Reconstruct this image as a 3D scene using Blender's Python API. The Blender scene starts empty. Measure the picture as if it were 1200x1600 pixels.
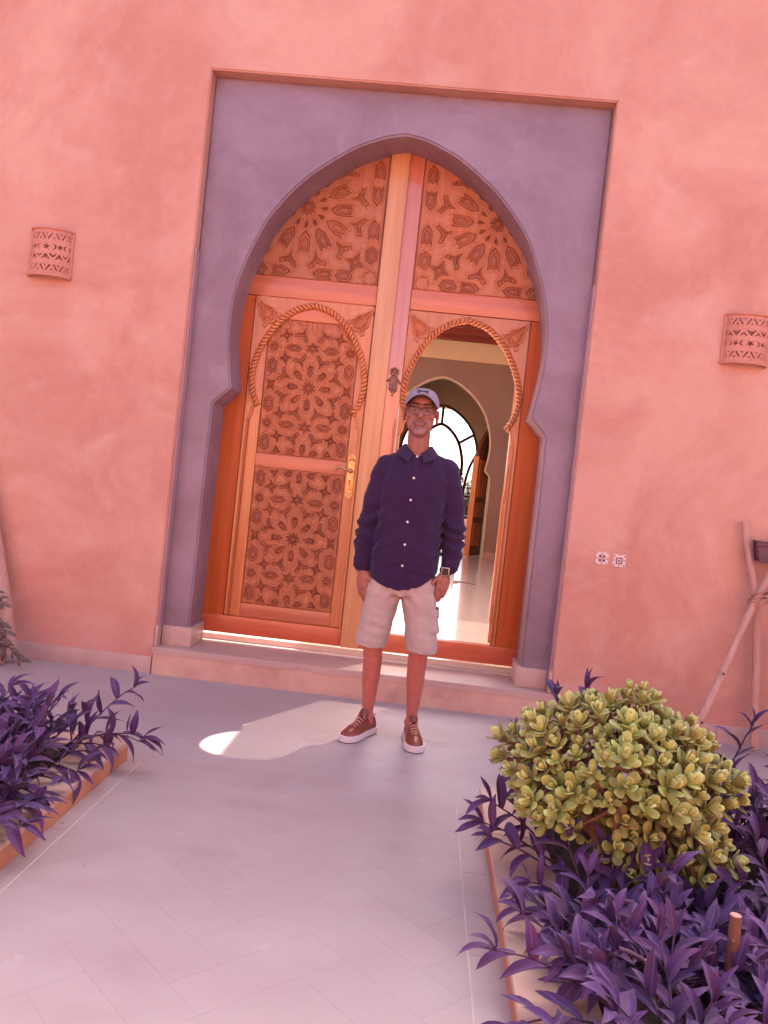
import bpy, bmesh, math, random
import numpy as np
from mathutils import Vector, Matrix, noise
from mathutils.bvhtree import BVHTree

SC = bpy.context.scene
COL = SC.collection
PI = math.pi
rnd = random.Random(7)

# ------------------------------------------------------------------ camera, sky, sun, exposure
cam_d = bpy.data.cameras.new('camera')
cam = bpy.data.objects.new('camera', cam_d); COL.objects.link(cam)
YAW, PITCH, ROLL = 0.052823, 0.027894, 0.107229
_f = Vector((-math.sin(YAW) * math.cos(PITCH), math.cos(YAW) * math.cos(PITCH), -math.sin(PITCH)))
_r = Vector((math.cos(YAW), math.sin(YAW), 0)); _u = _r.cross(_f)
_r2 = math.cos(ROLL) * _r + math.sin(ROLL) * _u
_u2 = -math.sin(ROLL) * _r + math.cos(ROLL) * _u
M = Matrix((_r2, _u2, -_f)).transposed().to_4x4()
M.translation = Vector((0.36058, -4.86024, 1.24935))
cam.matrix_world = M
cam_d.sensor_width = 36; cam_d.lens = 1294.15 / 1600 * 36
cam_d.clip_start = 0.05; cam_d.clip_end = 2000
SC.camera = cam

SUN_DIR = Vector((.3625, .725, 1.0)).normalized()
world = bpy.data.worlds.new('World'); SC.world = world; world.use_nodes = True
wn = world.node_tree.nodes; wl = world.node_tree.links
sky = wn.new('ShaderNodeTexSky'); sky.sky_type = 'NISHITA'; sky.sun_disc = False
sky.sun_elevation = math.asin(SUN_DIR.z); sky.sun_rotation = math.atan2(SUN_DIR.x, SUN_DIR.y)
sky.air_density = 0.5; sky.dust_density = 4.0; sky.ozone_density = 0.0
wl.new(sky.outputs[0], wn['Background'].inputs[0]); wn['Background'].inputs[1].default_value = 0.15
sun_d = bpy.data.lights.new('sun', 'SUN'); sun_d.energy = 4.0; sun_d.angle = math.radians(0.5); sun_d.color = (1, .93, .83)
sun = bpy.data.objects.new('sun', sun_d); COL.objects.link(sun)
sun.rotation_euler = SUN_DIR.to_track_quat('Z', 'Y').to_euler()
vs = SC.view_settings
vs.view_transform = 'Standard'; vs.look = 'None'; vs.gamma = 1; vs.use_curve_mapping = False; vs.exposure = 2.32
SC.render.engine = 'CYCLES'; SC.cycles.max_bounces = 10; SC.cycles.diffuse_bounces = 6
SC.cycles.sample_clamp_indirect = 8; SC.cycles.caustics_reflective = False

# ------------------------------------------------------------------ materials
def mat(name, col, rough=.6, spec=.5, coat=0, metal=0, var=0, nscale=8, ndetail=5, bump=0, bscale=40, stretch=(1, 1, 1), col2=None,
        objrand=0, sheen=0, trans=0, islandrand=0, emit=None, contrast=(.35, .65), coords='Object', attr=None, subsurf=0, bdist=.01):
    m = bpy.data.materials.new(name); m.use_nodes = True
    nt = m.node_tree; N = nt.nodes; L = nt.links
    b = N['Principled BSDF']
    b.inputs['Roughness'].default_value = rough
    b.inputs['Specular IOR Level'].default_value = spec
    b.inputs['Metallic'].default_value = metal
    b.inputs['Coat Weight'].default_value = coat; b.inputs['Coat Roughness'].default_value = .18
    b.inputs['Sheen Weight'].default_value = sheen
    if subsurf:
        b.inputs['Subsurface Weight'].default_value = subsurf; b.inputs['Subsurface Radius'].default_value = (.012, .004, .002)
    out = None
    tc = N.new('ShaderNodeTexCoord'); mp = N.new('ShaderNodeMapping'); mp.inputs['Scale'].default_value = stretch
    if coords == 'World':
        gp_ = N.new('ShaderNodeNewGeometry'); L.new(gp_.outputs['Position'], mp.inputs[0])
    else: L.new(tc.outputs[coords], mp.inputs[0])
    vec = mp.outputs[0]
    if objrand and coords == 'World': oi = N.new('ShaderNodeObjectInfo')
    elif objrand:
        oi = N.new('ShaderNodeObjectInfo'); ad = N.new('ShaderNodeVectorMath'); ad.operation = 'ADD'
        sc = N.new('ShaderNodeVectorMath'); sc.operation = 'SCALE'; sc.inputs[0].default_value = (17, 31, 23)
        L.new(oi.outputs['Random'], sc.inputs['Scale']); L.new(vec, ad.inputs[0]); L.new(sc.outputs[0], ad.inputs[1]); vec = ad.outputs[0]
    c1 = tuple(col) + (1,); c2 = tuple(col2 or [x * (1 - var) for x in col]) + (1,)
    no = N.new('ShaderNodeTexNoise'); no.inputs['Scale'].default_value = nscale; no.inputs['Detail'].default_value = ndetail; no.inputs['Roughness'].default_value = .6
    L.new(vec, no.inputs['Vector'])
    rp = N.new('ShaderNodeMapRange'); rp.inputs['From Min'].default_value = contrast[0]; rp.inputs['From Max'].default_value = contrast[1]
    L.new(no.outputs[0], rp.inputs[0])
    mx = N.new('ShaderNodeMix'); mx.data_type = 'RGBA'; mx.inputs[6].default_value = c1; mx.inputs[7].default_value = c2
    L.new(rp.outputs[0], mx.inputs[0]); out = mx.outputs[2]
    if attr:
        at = N.new('ShaderNodeAttribute'); at.attribute_name = attr
        m2 = N.new('ShaderNodeMix'); m2.data_type = 'RGBA'; m2.blend_type = 'MULTIPLY'; m2.inputs[0].default_value = 1
        L.new(out, m2.inputs[6]); L.new(at.outputs['Color'], m2.inputs[7]); out = m2.outputs[2]
    if objrand or islandrand:
        hv = N.new('ShaderNodeHueSaturation'); k = objrand or islandrand
        mr = N.new('ShaderNodeMapRange'); mr.inputs['To Min'].default_value = 1 - k; mr.inputs['To Max'].default_value = 1 + k
        if islandrand:
            ge = N.new('ShaderNodeNewGeometry'); L.new(ge.outputs['Random Per Island'], mr.inputs[0])
        else:
            L.new(oi.outputs['Random'], mr.inputs[0])
        L.new(mr.outputs[0], hv.inputs['Value']); L.new(out, hv.inputs['Color']); out = hv.outputs[0]
    L.new(out, b.inputs['Base Color'])
    if bump:
        n2 = N.new('ShaderNodeTexNoise'); n2.inputs['Scale'].default_value = bscale; n2.inputs['Detail'].default_value = 4
        L.new(vec, n2.inputs['Vector'])
        bp = N.new('ShaderNodeBump'); bp.inputs['Strength'].default_value = bump; bp.inputs['Distance'].default_value = bdist
        L.new(n2.outputs[0], bp.inputs['Height']); L.new(bp.outputs[0], b.inputs['Normal'])
    if trans:
        tr = N.new('ShaderNodeBsdfTranslucent'); L.new(out, tr.inputs['Color'])
        ms = N.new('ShaderNodeMixShader'); ms.inputs[0].default_value = trans
        L.new(b.outputs[0], ms.inputs[1]); L.new(tr.outputs[0], ms.inputs[2]); L.new(ms.outputs[0], N['Material Output'].inputs[0])
    return m

def plaster(name, c1, c2, c3, rough, scale, base_fade=None):
    """trowelled plaster: cloudy mottling, long trowel sweeps, small pale flakes, fine relief"""
    m = bpy.data.materials.new(name); m.use_nodes = True
    N = m.node_tree.nodes; L = m.node_tree.links; b = N['Principled BSDF']; b.inputs['Roughness'].default_value = rough
    b.inputs['Specular IOR Level'].default_value = .35
    tc = N.new('ShaderNodeTexCoord')
    def nz(s, d, dist=0, r=.6):
        n = N.new('ShaderNodeTexNoise'); n.inputs['Scale'].default_value = s; n.inputs['Detail'].default_value = d
        n.inputs['Distortion'].default_value = dist; n.inputs['Roughness'].default_value = r; L.new(tc.outputs['Object'], n.inputs['Vector']); return n.outputs[0]
    def rng(x, a, c, lo=0, hi=1):
        r = N.new('ShaderNodeMapRange'); r.inputs[1].default_value = a; r.inputs[2].default_value = c; r.inputs[3].default_value = lo; r.inputs[4].default_value = hi; L.new(x, r.inputs[0]); return r.outputs[0]
    def mix(f, a, c):
        x = N.new('ShaderNodeMix'); x.data_type = 'RGBA'; L.new(f, x.inputs[0])
        for k, v in ((6, a), (7, c)):
            if isinstance(v, tuple): x.inputs[k].default_value = v + (1,)
            else: L.new(v, x.inputs[k])
        return x.outputs[2]
    c = mix(rng(nz(1.0 * scale, 8, 1.0, .62), .40, .62), c1, c2)
    c = mix(rng(nz(2.4 * scale, 6, .7, .55), .54, .84, 0, .7), c, c3)
    c = mix(rng(nz(0.6 * scale, 4, .4), .5, .8, 0, .5), c, c2)
    c = mix(rng(nz(11, 7, 1.2, .7), .46, .74, 0, .20), c, c3)
    c = mix(rng(nz(17, 5, .6, .7), .54, .76, 0, .22), c, c2)
    fl = rng(nz(26, 3, 1.0), .70, .76, 0, .45)
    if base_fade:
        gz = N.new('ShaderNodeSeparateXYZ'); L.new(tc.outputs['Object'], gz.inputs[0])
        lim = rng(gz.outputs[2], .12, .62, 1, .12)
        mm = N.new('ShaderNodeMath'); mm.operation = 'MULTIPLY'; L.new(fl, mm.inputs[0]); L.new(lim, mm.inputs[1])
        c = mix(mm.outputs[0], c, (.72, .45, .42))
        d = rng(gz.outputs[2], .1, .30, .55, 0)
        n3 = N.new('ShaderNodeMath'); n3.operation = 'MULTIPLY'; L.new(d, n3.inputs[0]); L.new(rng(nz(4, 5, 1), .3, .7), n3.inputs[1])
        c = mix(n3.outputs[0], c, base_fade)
    else:
        c = mix(rng(nz(22, 3, 1.0), .71, .78, 0, .3), c, tuple(min(1, x * 1.5) for x in c1))
    L.new(c, b.inputs['Base Color'])
    h = N.new('ShaderNodeMath'); h.operation = 'ADD'
    L.new(rng(nz(2.6 * scale, 8, 1.0), .3, .7), h.inputs[0]); L.new(rng(nz(35, 4, .5), 0, 1, 0, .25), h.inputs[1])
    bp = N.new('ShaderNodeBump'); bp.inputs['Strength'].default_value = .30; bp.inputs['Distance'].default_value = .010
    L.new(h.outputs[0], bp.inputs['Height']); L.new(bp.outputs[0], b.inputs['Normal'])
    return m

def woodmat(name, c1, c2, stretch, rough=.40, coat=.6):
    m = mat(name, c1, rough=rough, coat=coat, col2=c2, nscale=1.0, ndetail=7, stretch=stretch, objrand=.10, bump=.12, bscale=2.0, contrast=(.3, .72), bdist=.004)
    return m

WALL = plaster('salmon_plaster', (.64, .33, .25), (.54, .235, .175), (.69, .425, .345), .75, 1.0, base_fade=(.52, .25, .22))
SURR = plaster('mauve_tadelakt', (.300, .205, .255), (.235, .152, .185), (.36, .262, .32), .42, 1.6)
WOODV = woodmat('cedar_upright_grain', (.66, .225, .072), (.50, .135, .036), (28, 28, 1.2))
WOODH = woodmat('cedar_cross_grain', (.60, .165, .07), (.47, .11, .045), (1.2, 28, 28))
WOODL = woodmat('pale_cedar_upright', (.74, .345, .15), (.60, .235, .085), (26, 26, 1.0))
WOODD = woodmat('deep_cedar_upright', (.57, .13, .034), (.44, .078, .018), (28, 28, 1.2), coat=0)
WOODD.node_tree.nodes['Principled BSDF'].inputs['Specular IOR Level'].default_value = .15
WOODE = woodmat('deep_cedar_cross', (.64, .125, .042), (.52, .085, .028), (1.2, 28, 28))
CARV = woodmat('carved_cedar', (.54, .18, .075), (.43, .12, .045), (30, 30, 3), rough=.5, coat=.1)
INSET = woodmat('shade_toned_cedar_inset', (.38, .105, .044), (.30, .075, .03), (30, 30, 3), rough=.55, coat=.1)  # darker tone puts the shade of the carved recesses into the colour
DARKW = woodmat('dark_brown_wood', (.20, .06, .03), (.14, .04, .02), (25, 25, 1.5))
STONE = mat('pale_stone', (.56, .36, .31), rough=.5, col2=(.48, .30, .27), nscale=3, bump=.15, bscale=60, objrand=.05)
RISER = mat('rendered_riser', (.68, .41, .31), rough=.7, col2=(.58, .31, .24), nscale=5, bump=.2, bscale=50)
TILE = mat('honed_marble_tile', (.435, .338, .342), rough=.45, spec=.4, col2=(.38, .275, .28), nscale=1.3, ndetail=8, stretch=(1, 1.8, 1), objrand=.022, bump=.04, bscale=14, coords='World', contrast=(.32, .72))
GROUND = mat('courtyard_ground', (.24, .15, .125), rough=.7, col2=(.20, .12, .10), nscale=2, bump=.1)
COPING = mat('coping_stone', (.60, .38, .31), rough=.65, col2=(.50, .30, .24), nscale=4, bump=.2, bscale=45, objrand=.06)
ORANGE = mat('ochre_riser', (.52, .22, .12), rough=.7, col2=(.44, .17, .09), nscale=4, bump=.2, bscale=45)
SOIL = mat('dark_soil', (.035, .02, .018), rough=.95, col2=(.06, .035, .03), nscale=20, bump=.8, bscale=60, bdist=.03)
TERRA = mat('terracotta', (.60, .25, .18), rough=.7, col2=(.53, .20, .14), nscale=9, bump=.2, bscale=70)
BRASS = mat('aged_brass', (.72, .42, .20), rough=.32, metal=1, col2=(.50, .25, .10), nscale=30, bump=.25, bscale=90, bdist=.003)
IRON = mat('dark_iron', (.16, .065, .05), rough=.45, metal=.5, var=.3, nscale=30, bump=.2, bscale=80)
IMARB = mat('polished_interior_marble', (.76, .70, .65), rough=.13, spec=.6, col2=(.66, .59, .53), nscale=.8, ndetail=8, stretch=(4, .7, 1), contrast=(.3, .75))
CREAM = mat('cream_wall_paint', (.76, .60, .42), rough=.7, col2=(.72, .55, .38), nscale=2)
GREYW = plaster('taupe_plaster', (.31, .205, .175), (.27, .175, .15), (.35, .235, .205), .55, 1.2)
REDC = mat('red_brown_ceiling', (.26, .04, .025), rough=.6, var=.15, nscale=4, stretch=(12, 1, 12))
MULL = mat('brown_iron_glazing_bar', (.10, .04, .035), rough=.5, var=.2)
TRIM = mat('cream_trim', (.72, .55, .40), rough=.5, var=.05)
LEAFP = mat('purple_leaf', (.066, .021, .120), rough=.55, spec=.28, col2=(.088, .019, .080), nscale=3, objrand=.28, trans=.10, sheen=.15)
STEMP = mat('purple_stem', (.10, .03, .07), rough=.5, var=.3)
JADE = mat('jade_leaf', (.40, .44, .12), rough=.36, spec=.5, col2=(.29, .28, .075), nscale=25, objrand=.25, subsurf=0, trans=.06)
JADES = mat('jade_leaf_mass', (.36, .385, .105), rough=.38, spec=.5, col2=(.27, .21, .07), nscale=25, islandrand=.25, trans=.06)
BARK = mat('jade_bark', (.22, .085, .055), rough=.8, col2=(.13, .05, .035), nscale=18, bump=.6, bscale=40, stretch=(1, 1, .4))
POLE = mat('peeled_timber', (.58, .32, .26), rough=.6, col2=(.48, .24, .19), nscale=3, stretch=(12, 12, 1.5), bump=.3, bscale=9)
ROPE = mat('rope', (.50, .24, .19), rough=.85, var=.3, nscale=60)
PLUM = mat('dark_plum_paint', (.085, .022, .045), rough=.35, var=.2, spec=.5)
OLIVE = mat('dull_olive_leaf', (.11, .065, .055), rough=.5, objrand=.3, col2=(.16, .10, .085))
TILEW = mat('glazed_white', (.72, .55, .55), rough=.2, var=.06)
TILED = mat('plum_glaze', (.12, .035, .06), rough=.25, var=.2)
TILEG = mat('grey_pink_glaze', (.34, .18, .2), rough=.25, var=.2)
SKIN = mat('skin', (.37, .135, .10), rough=.5, spec=.4, col2=(.31, .105, .078), nscale=30, attr='tone', bump=.08, bscale=160, bdist=.002)
SHIRT = mat('navy_linen', (.034, .0115, .054), rough=.85, spec=.2, col2=(.036, .0115, .045), nscale=60, sheen=.12, bump=.25, bscale=500, bdist=.002)
SHORT = mat('khaki_cotton', (.50, .36, .32), rough=.85, spec=.2, col2=(.44, .31, .275), nscale=14, bump=.2, bscale=400, bdist=.002, sheen=.1)
CAP = mat('grey_lilac_cotton', (.32, .255, .31), rough=.8, col2=(.28, .22, .27), nscale=30, bump=.2, bscale=400, bdist=.002)
CAPL = mat('dark_emblem', (.045, .018, .04), rough=.7)
BUTTON = mat('pearl_button', (.75, .58, .60), rough=.25)
SHOE = mat('chestnut_leather', (.25, .050, .030), rough=.33, spec=.5, col2=(.20, .038, .024), nscale=14, bump=.1, bscale=120)
SOLE = mat('white_rubber', (.78, .60, .60), rough=.5, var=.05)
LACE = mat('tan_lace', (.62, .30, .22), rough=.8)
DARKR = mat('dark_rubber', (.12, .02, .03), rough=.7)
GLASSF = mat('brown_spectacle_frame', (.07, .02, .02), rough=.3)
EYEW = mat('eye', (.09, .05, .045), rough=.2)
EYED = mat('iris', (.03, .015, .012), rough=.15)
BLACKG = mat('black_watch_glass', (.03, .012, .015), rough=.25, spec=.25)
KNOCK = mat('bronze_knocker', (.28, .12, .085), rough=.45, metal=.35, var=.3, nscale=40, bump=.2, bscale=80)
STEEL = mat('watch_steel', (.65, .5, .5), rough=.3, metal=.8)
GREEN = mat('garden_foliage', (.085, .085, .03), rough=.6, col2=(.05, .055, .02), nscale=9, islandrand=.35)
DRYG = mat('dry_garden_ground', (.24, .2, .12), rough=.9, var=.3, nscale=3)
PINKW = mat('pale_pink_render', (.62, .36, .28), rough=.8, var=.1)

def glassmat():
    m = bpy.data.materials.new('clear_pane'); m.use_nodes = True; N = m.node_tree.nodes; L = m.node_tree.links
    t = N.new('ShaderNodeBsdfTransparent'); g = N.new('ShaderNodeBsdfGlossy'); g.inputs['Roughness'].default_value = .03
    f = N.new('ShaderNodeFresnel'); f.inputs[0].default_value = 1.25; s = N.new('ShaderNodeMixShader')
    L.new(f.outputs[0], s.inputs[0]); L.new(t.outputs[0], s.inputs[1]); L.new(g.outputs[0], s.inputs[2]); L.new(s.outputs[0], N['Material Output'].inputs[0])
    return m
def spots(m, scale, lo, hi, col, k, coords='World', stretch=(1, 1, 1)):
    """sparse stains that belong to the surface"""
    nt = m.node_tree; N = nt.nodes; L = nt.links; b = N['Principled BSDF']; src = b.inputs['Base Color'].links[0].from_socket
    g = N.new('ShaderNodeNewGeometry'); mp = N.new('ShaderNodeMapping'); mp.inputs['Scale'].default_value = stretch; L.new(g.outputs['Position'], mp.inputs[0])
    n = N.new('ShaderNodeTexNoise'); n.inputs['Scale'].default_value = scale; n.inputs['Detail'].default_value = 6; L.new(mp.outputs[0], n.inputs['Vector'])
    r = N.new('ShaderNodeMapRange'); r.inputs[1].default_value = lo; r.inputs[2].default_value = hi; r.inputs[4].default_value = k; L.new(n.outputs[0], r.inputs[0])
    x = N.new('ShaderNodeMix'); x.data_type = 'RGBA'; L.new(r.outputs[0], x.inputs[0]); L.new(src, x.inputs[6]); x.inputs[7].default_value = col + (1,); L.new(x.outputs[2], b.inputs['Base Color'])
spots(TILE, 2.2, .56, .80, (.30, .20, .21), .5, stretch=(1, 1.7, 1)); spots(TILE, 11, .70, .76, (.22, .13, .14), .55); spots(TILE, 5, .68, .80, (.62, .52, .52), .5)
spots(COPING, 7, .60, .78, (.28, .16, .13), .6); spots(STONE, 6, .60, .80, (.34, .20, .18), .5); spots(RISER, 6, .58, .78, (.40, .20, .16), .6); spots(ORANGE, 8, .58, .76, (.28, .11, .06), .6)
def midrib(m, col, w):
    nt = m.node_tree; N = nt.nodes; L = nt.links; b = N['Principled BSDF']; src = b.inputs['Base Color'].links[0].from_socket
    tc = N.new('ShaderNodeTexCoord'); s = N.new('ShaderNodeSeparateXYZ'); L.new(tc.outputs['Object'], s.inputs[0])
    a = N.new('ShaderNodeMath'); a.operation = 'ABSOLUTE'; L.new(s.outputs[0], a.inputs[0])
    wv = N.new('ShaderNodeTexWave'); wv.inputs['Scale'].default_value = 26; wv.inputs['Distortion'].default_value = .6; L.new(tc.outputs['Object'], wv.inputs['Vector'])
    r = N.new('ShaderNodeMapRange'); r.inputs[1].default_value = 0; r.inputs[2].default_value = w; r.inputs[3].default_value = .75; r.inputs[4].default_value = 0; L.new(a.outputs[0], r.inputs[0])
    q = N.new('ShaderNodeMath'); q.operation = 'MULTIPLY'; q.inputs[1].default_value = .22; L.new(wv.outputs['Fac'], q.inputs[0])
    z = N.new('ShaderNodeMath'); z.operation = 'MAXIMUM'; L.new(r.outputs[0], z.inputs[0]); L.new(q.outputs[0], z.inputs[1])
    x = N.new('ShaderNodeMix'); x.data_type = 'RGBA'; L.new(z.outputs[0], x.inputs[0]); L.new(src, x.inputs[6]); x.inputs[7].default_value = col + (1,); L.new(x.outputs[2], b.inputs['Base Color'])
midrib(LEAFP, (.20, .10, .26), .022)
JADEY = mat('young_jade_leaf', (.58, .60, .23), rough=.36, spec=.5, col2=(.46, .45, .15), nscale=25, objrand=.15, trans=.06)
GLASS = glassmat()
def tinted():
    m = bpy.data.materials.new('added_sun_dimmer_tint'); m.use_nodes = True; N = m.node_tree.nodes; L = m.node_tree.links
    t = N.new('ShaderNodeBsdfTransparent'); t.inputs[0].default_value = (.32, .31, .29, 1); L.new(t.outputs[0], N['Material Output'].inputs[0]); return m
TINT = tinted()  # for the added pane that weakens the sun
WOODG = woodmat('varnished_cedar_upright', (.60, .17, .075), (.50, .12, .05), (26, 26, 1.0))
WOODG.node_tree.nodes['Principled BSDF'].inputs['Coat Weight'].default_value = 1
WOODG.node_tree.nodes['Principled BSDF'].inputs['Coat IOR'].default_value = 1.8
WOODG.node_tree.nodes['Principled BSDF'].inputs['Coat Roughness'].default_value = .12
WASH = mat('mauve_wash', (.46, .26, .275), rough=.7, col2=(.40, .22, .25), nscale=5, bump=.2, bscale=30)

# ------------------------------------------------------------------ helpers
def wloc(o):
    p = Vector((0, 0, 0))
    while o is not None:
        p = p + o.location; o = o.parent
    return p

def tag(o, label=None, cat=None, group=None, kind=None):
    if label: o['label'] = label
    if cat: o['category'] = cat
    if group: o['group'] = group
    if kind: o['kind'] = kind
    return o

def thing(name, label, cat, loc=(0, 0, 0), group=None):
    o = bpy.data.objects.new(name, None); COL.objects.link(o); o.location = loc; o.empty_display_size = .1
    return tag(o, label, cat, group)

def link(name, me, m=None, parent=None):
    o = bpy.data.objects.new(name, me); COL.objects.link(o)
    if m is not None and len(me.materials) == 0: me.materials.append(m)
    if parent is not None: o.parent = parent
    return o

def mkmesh(name, v, f, smooth=None):
    me = bpy.data.meshes.new(name); me.from_pydata([tuple(p) for p in v], [], f); me.update()
    if smooth is not None:
        me.polygons.foreach_set('use_smooth', [True] * len(me.polygons))
        if smooth < 3.1: me.set_sharp_from_angle(angle=smooth)
    return me

class MB:
    def __init__(s): s.v = []; s.f = []
    def add(s, vs, fs):
        n = len(s.v); s.v += [tuple(p) for p in vs]; s.f += [tuple(i + n for i in f) for f in fs]; return s
    def box(s, x0, x1, y0, y1, z0, z1, b=0):
        if b <= 0:
            vs = [(x, y, z) for x in (x0, x1) for y in (y0, y1) for z in (z0, z1)]
            return s.add(vs, [(0, 1, 3, 2), (4, 6, 7, 5), (0, 4, 5, 1), (2, 3, 7, 6), (0, 2, 6, 4), (1, 5, 7, 3)])
        bm = bmesh.new(); bmesh.ops.create_cube(bm, size=1)
        for v in bm.verts: v.co = ((x0 + x1) / 2 + v.co.x * (x1 - x0), (y0 + y1) / 2 + v.co.y * (y1 - y0), (z0 + z1) / 2 + v.co.z * (z1 - z0))
        bmesh.ops.bevel(bm, geom=list(bm.edges), offset=b, segments=2, profile=.6, affect='EDGES')
        return s.addbm(bm)
    def addbm(s, bm):
        bm.verts.index_update(); s.add([v.co[:] for v in bm.verts], [tuple(v.index for v in f.verts) for f in bm.faces]); bm.free(); return s
    def tube(s, pts, rads, n=8, cap=True, squash=None):
        pts = [Vector(p) for p in pts]
        if not hasattr(rads, '__len__'): rads = [rads] * len(pts)
        ref = None; vs = []
        for i, p in enumerate(pts):
            d = (pts[min(i + 1, len(pts) - 1)] - pts[max(i - 1, 0)])
            d = d.normalized() if d.length > 1e-9 else Vector((0, 0, 1))
            if ref is None: ref = d.orthogonal().normalized()
            ref = (ref - d * ref.dot(d)); ref = ref.normalized() if ref.length > 1e-6 else d.orthogonal().normalized()
            b = d.cross(ref)
            for k in range(n):
                a = 2 * PI * (k + .5) / n
                vs.append(p + (ref * math.cos(a) + b * math.sin(a)) * rads[i])
        fs = [(i * n + k, i * n + (k + 1) % n, (i + 1) * n + (k + 1) % n, (i + 1) * n + k) for i in range(len(pts) - 1) for k in range(n)]
        if cap: fs += [tuple(range(n - 1, -1, -1)), tuple((len(pts) - 1) * n + k for k in range(n))]
        return s.add(vs, fs)
    def ball(s, c, r, seg=16, rings=10, R=None):
        if not hasattr(r, '__len__'): r = (r, r, r)
        vs = []; fs = []; c = Vector(c)
        for i in range(1, rings):
            th = PI * i / rings
            for k in range(seg):
                a = 2 * PI * k / seg
                p = Vector((r[0] * math.sin(th) * math.cos(a), r[1] * math.sin(th) * math.sin(a), r[2] * math.cos(th)))
                vs.append(c + (R @ p if R else p))
        top = Vector((0, 0, r[2])); 
        vs += [c + (R @ top if R else top), c - (R @ top if R else top)]
        t, bt = len(vs) - 2, len(vs) - 1
        for i in range(rings - 2):
            for k in range(seg):
                fs.append((i * seg + k, (i + 1) * seg + k, (i + 1) * seg + (k + 1) % seg, i * seg + (k + 1) % seg))
        for k in range(seg):
            fs.append((t, k, (k + 1) % seg)); fs.append((bt, (rings - 2) * seg + (k + 1) % seg, (rings - 2) * seg + k))
        return s.add(vs, fs)
    def capsule(s, pts, rads, n=14):
        s.tube(pts, rads, n)
        for p, r in ((pts[0], rads[0]), (pts[-1], rads[-1])): s.ball(p, r * .985, 14, 8)
        return s
    def loft(s, rings, cap=True):
        n = len(rings[0]); vs = [p for r in rings for p in r]
        fs = [(i * n + k, i * n + (k + 1) % n, (i + 1) * n + (k + 1) % n, (i + 1) * n + k) for i in range(len(rings) - 1) for k in range(n)]
        if cap: fs += [tuple(range(n - 1, -1, -1)), tuple((len(rings) - 1) * n + k for k in range(n))]
        return s.add(vs, fs)
    def prism(s, out, y0, y1, plane='xz', b=0):
        """closed outline extruded; plane xz: along y; xy: along z"""
        n = len(out)
        P = (lambda a, d: (a[0], d, a[1])) if plane == 'xz' else (lambda a, d: (a[0], a[1], d))
        vs = [P(a, y0) for a in out] + [P(a, y1) for a in out]
        fs = [tuple(range(n)), tuple(range(2 * n - 1, n - 1, -1))] + [(k, k + n, (k + 1) % n + n, (k + 1) % n) for k in range(n)]
        bm = bmesh.new(); bv = [bm.verts.new(p) for p in vs]
        F = [bm.faces.new([bv[i] for i in f]) for f in fs]
        bmesh.ops.recalc_face_normals(bm, faces=bm.faces)
        if b:
            bmesh.ops.bevel(bm, geom=list(F[0].edges), offset=b, segments=3, affect='EDGES', clamp_overlap=True)
        return s.addbm(bm)
    def build(s, name, m, parent=None, smooth=None, fix=True):
        off = wloc(parent) if parent is not None else Vector((0, 0, 0))
        me = mkmesh(name, [(p[0] - off.x, p[1] - off.y, p[2] - off.z) for p in s.v], s.f, None)
        if fix:
            bm = bmesh.new(); bm.from_mesh(me); bmesh.ops.recalc_face_normals(bm, faces=bm.faces); bm.to_mesh(me); bm.free()
        if smooth is not None:
            me.polygons.foreach_set('use_smooth', [True] * len(me.polygons))
            if smooth < 3.1: me.set_sharp_from_angle(angle=smooth)
        return link(name, me, m, parent)

def fuse(mb, voxel, smooth=4, factor=.5):
    """overlapping closed shapes -> one continuous skin, as numpy verts and a mesh"""
    o = mb.build('tmp', None); 
    r = o.modifiers.new('r', 'REMESH'); r.mode = 'VOXEL'; r.voxel_size = voxel
    if smooth:
        q = o.modifiers.new('s', 'SMOOTH'); q.factor = factor; q.iterations = smooth
    dg = bpy.context.evaluated_depsgraph_get(); dg.update()
    me = bpy.data.meshes.new_from_object(o.evaluated_get(dg))
    old = o.data; bpy.data.objects.remove(o); bpy.data.meshes.remove(old)
    me.polygons.foreach_set('use_smooth', [True] * len(me.polygons))
    return me

def getv(me):
    a = np.empty(len(me.vertices) * 3, np.float32); me.vertices.foreach_get('co', a); return a.reshape(-1, 3).astype(float)
def getn(me):
    a = np.empty(len(me.vertices) * 3, np.float32); me.vertices.foreach_get('normal', a); return a.reshape(-1, 3).astype(float)
def setv(me, a):
    me.vertices.foreach_set('co', np.asarray(a, np.float32).ravel()); me.update()

def grid_mesh(name, P, keep=None, smooth=True):
    """P: (ny,nx,3) points; keep: (ny-1,nx-1) mask of cells"""
    ny, nx, _ = P.shape
    idx = np.arange(ny * nx).reshape(ny, nx)
    q = np.stack([idx[:-1, :-1], idx[:-1, 1:], idx[1:, 1:], idx[1:, :-1]], -1)
    q = q[keep] if keep is not None else q.reshape(-1, 4)
    used = np.unique(q); rm = -np.ones(ny * nx, int); rm[used] = np.arange(len(used))
    v = P.reshape(-1, 3)[used]; q = rm[q]
    me = bpy.data.meshes.new(name)
    me.vertices.add(len(v)); me.vertices.foreach_set('co', v.astype(np.float32).ravel())
    me.loops.add(q.size); me.loops.foreach_set('vertex_index', q.ravel().astype(np.int32))
    me.polygons.add(len(q)); me.polygons.foreach_set('loop_start', np.arange(0, q.size, 4, dtype=np.int32))
    me.polygons.foreach_set('use_smooth', np.full(len(q), smooth)); me.update(calc_edges=True); me.validate()
    return me

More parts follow.
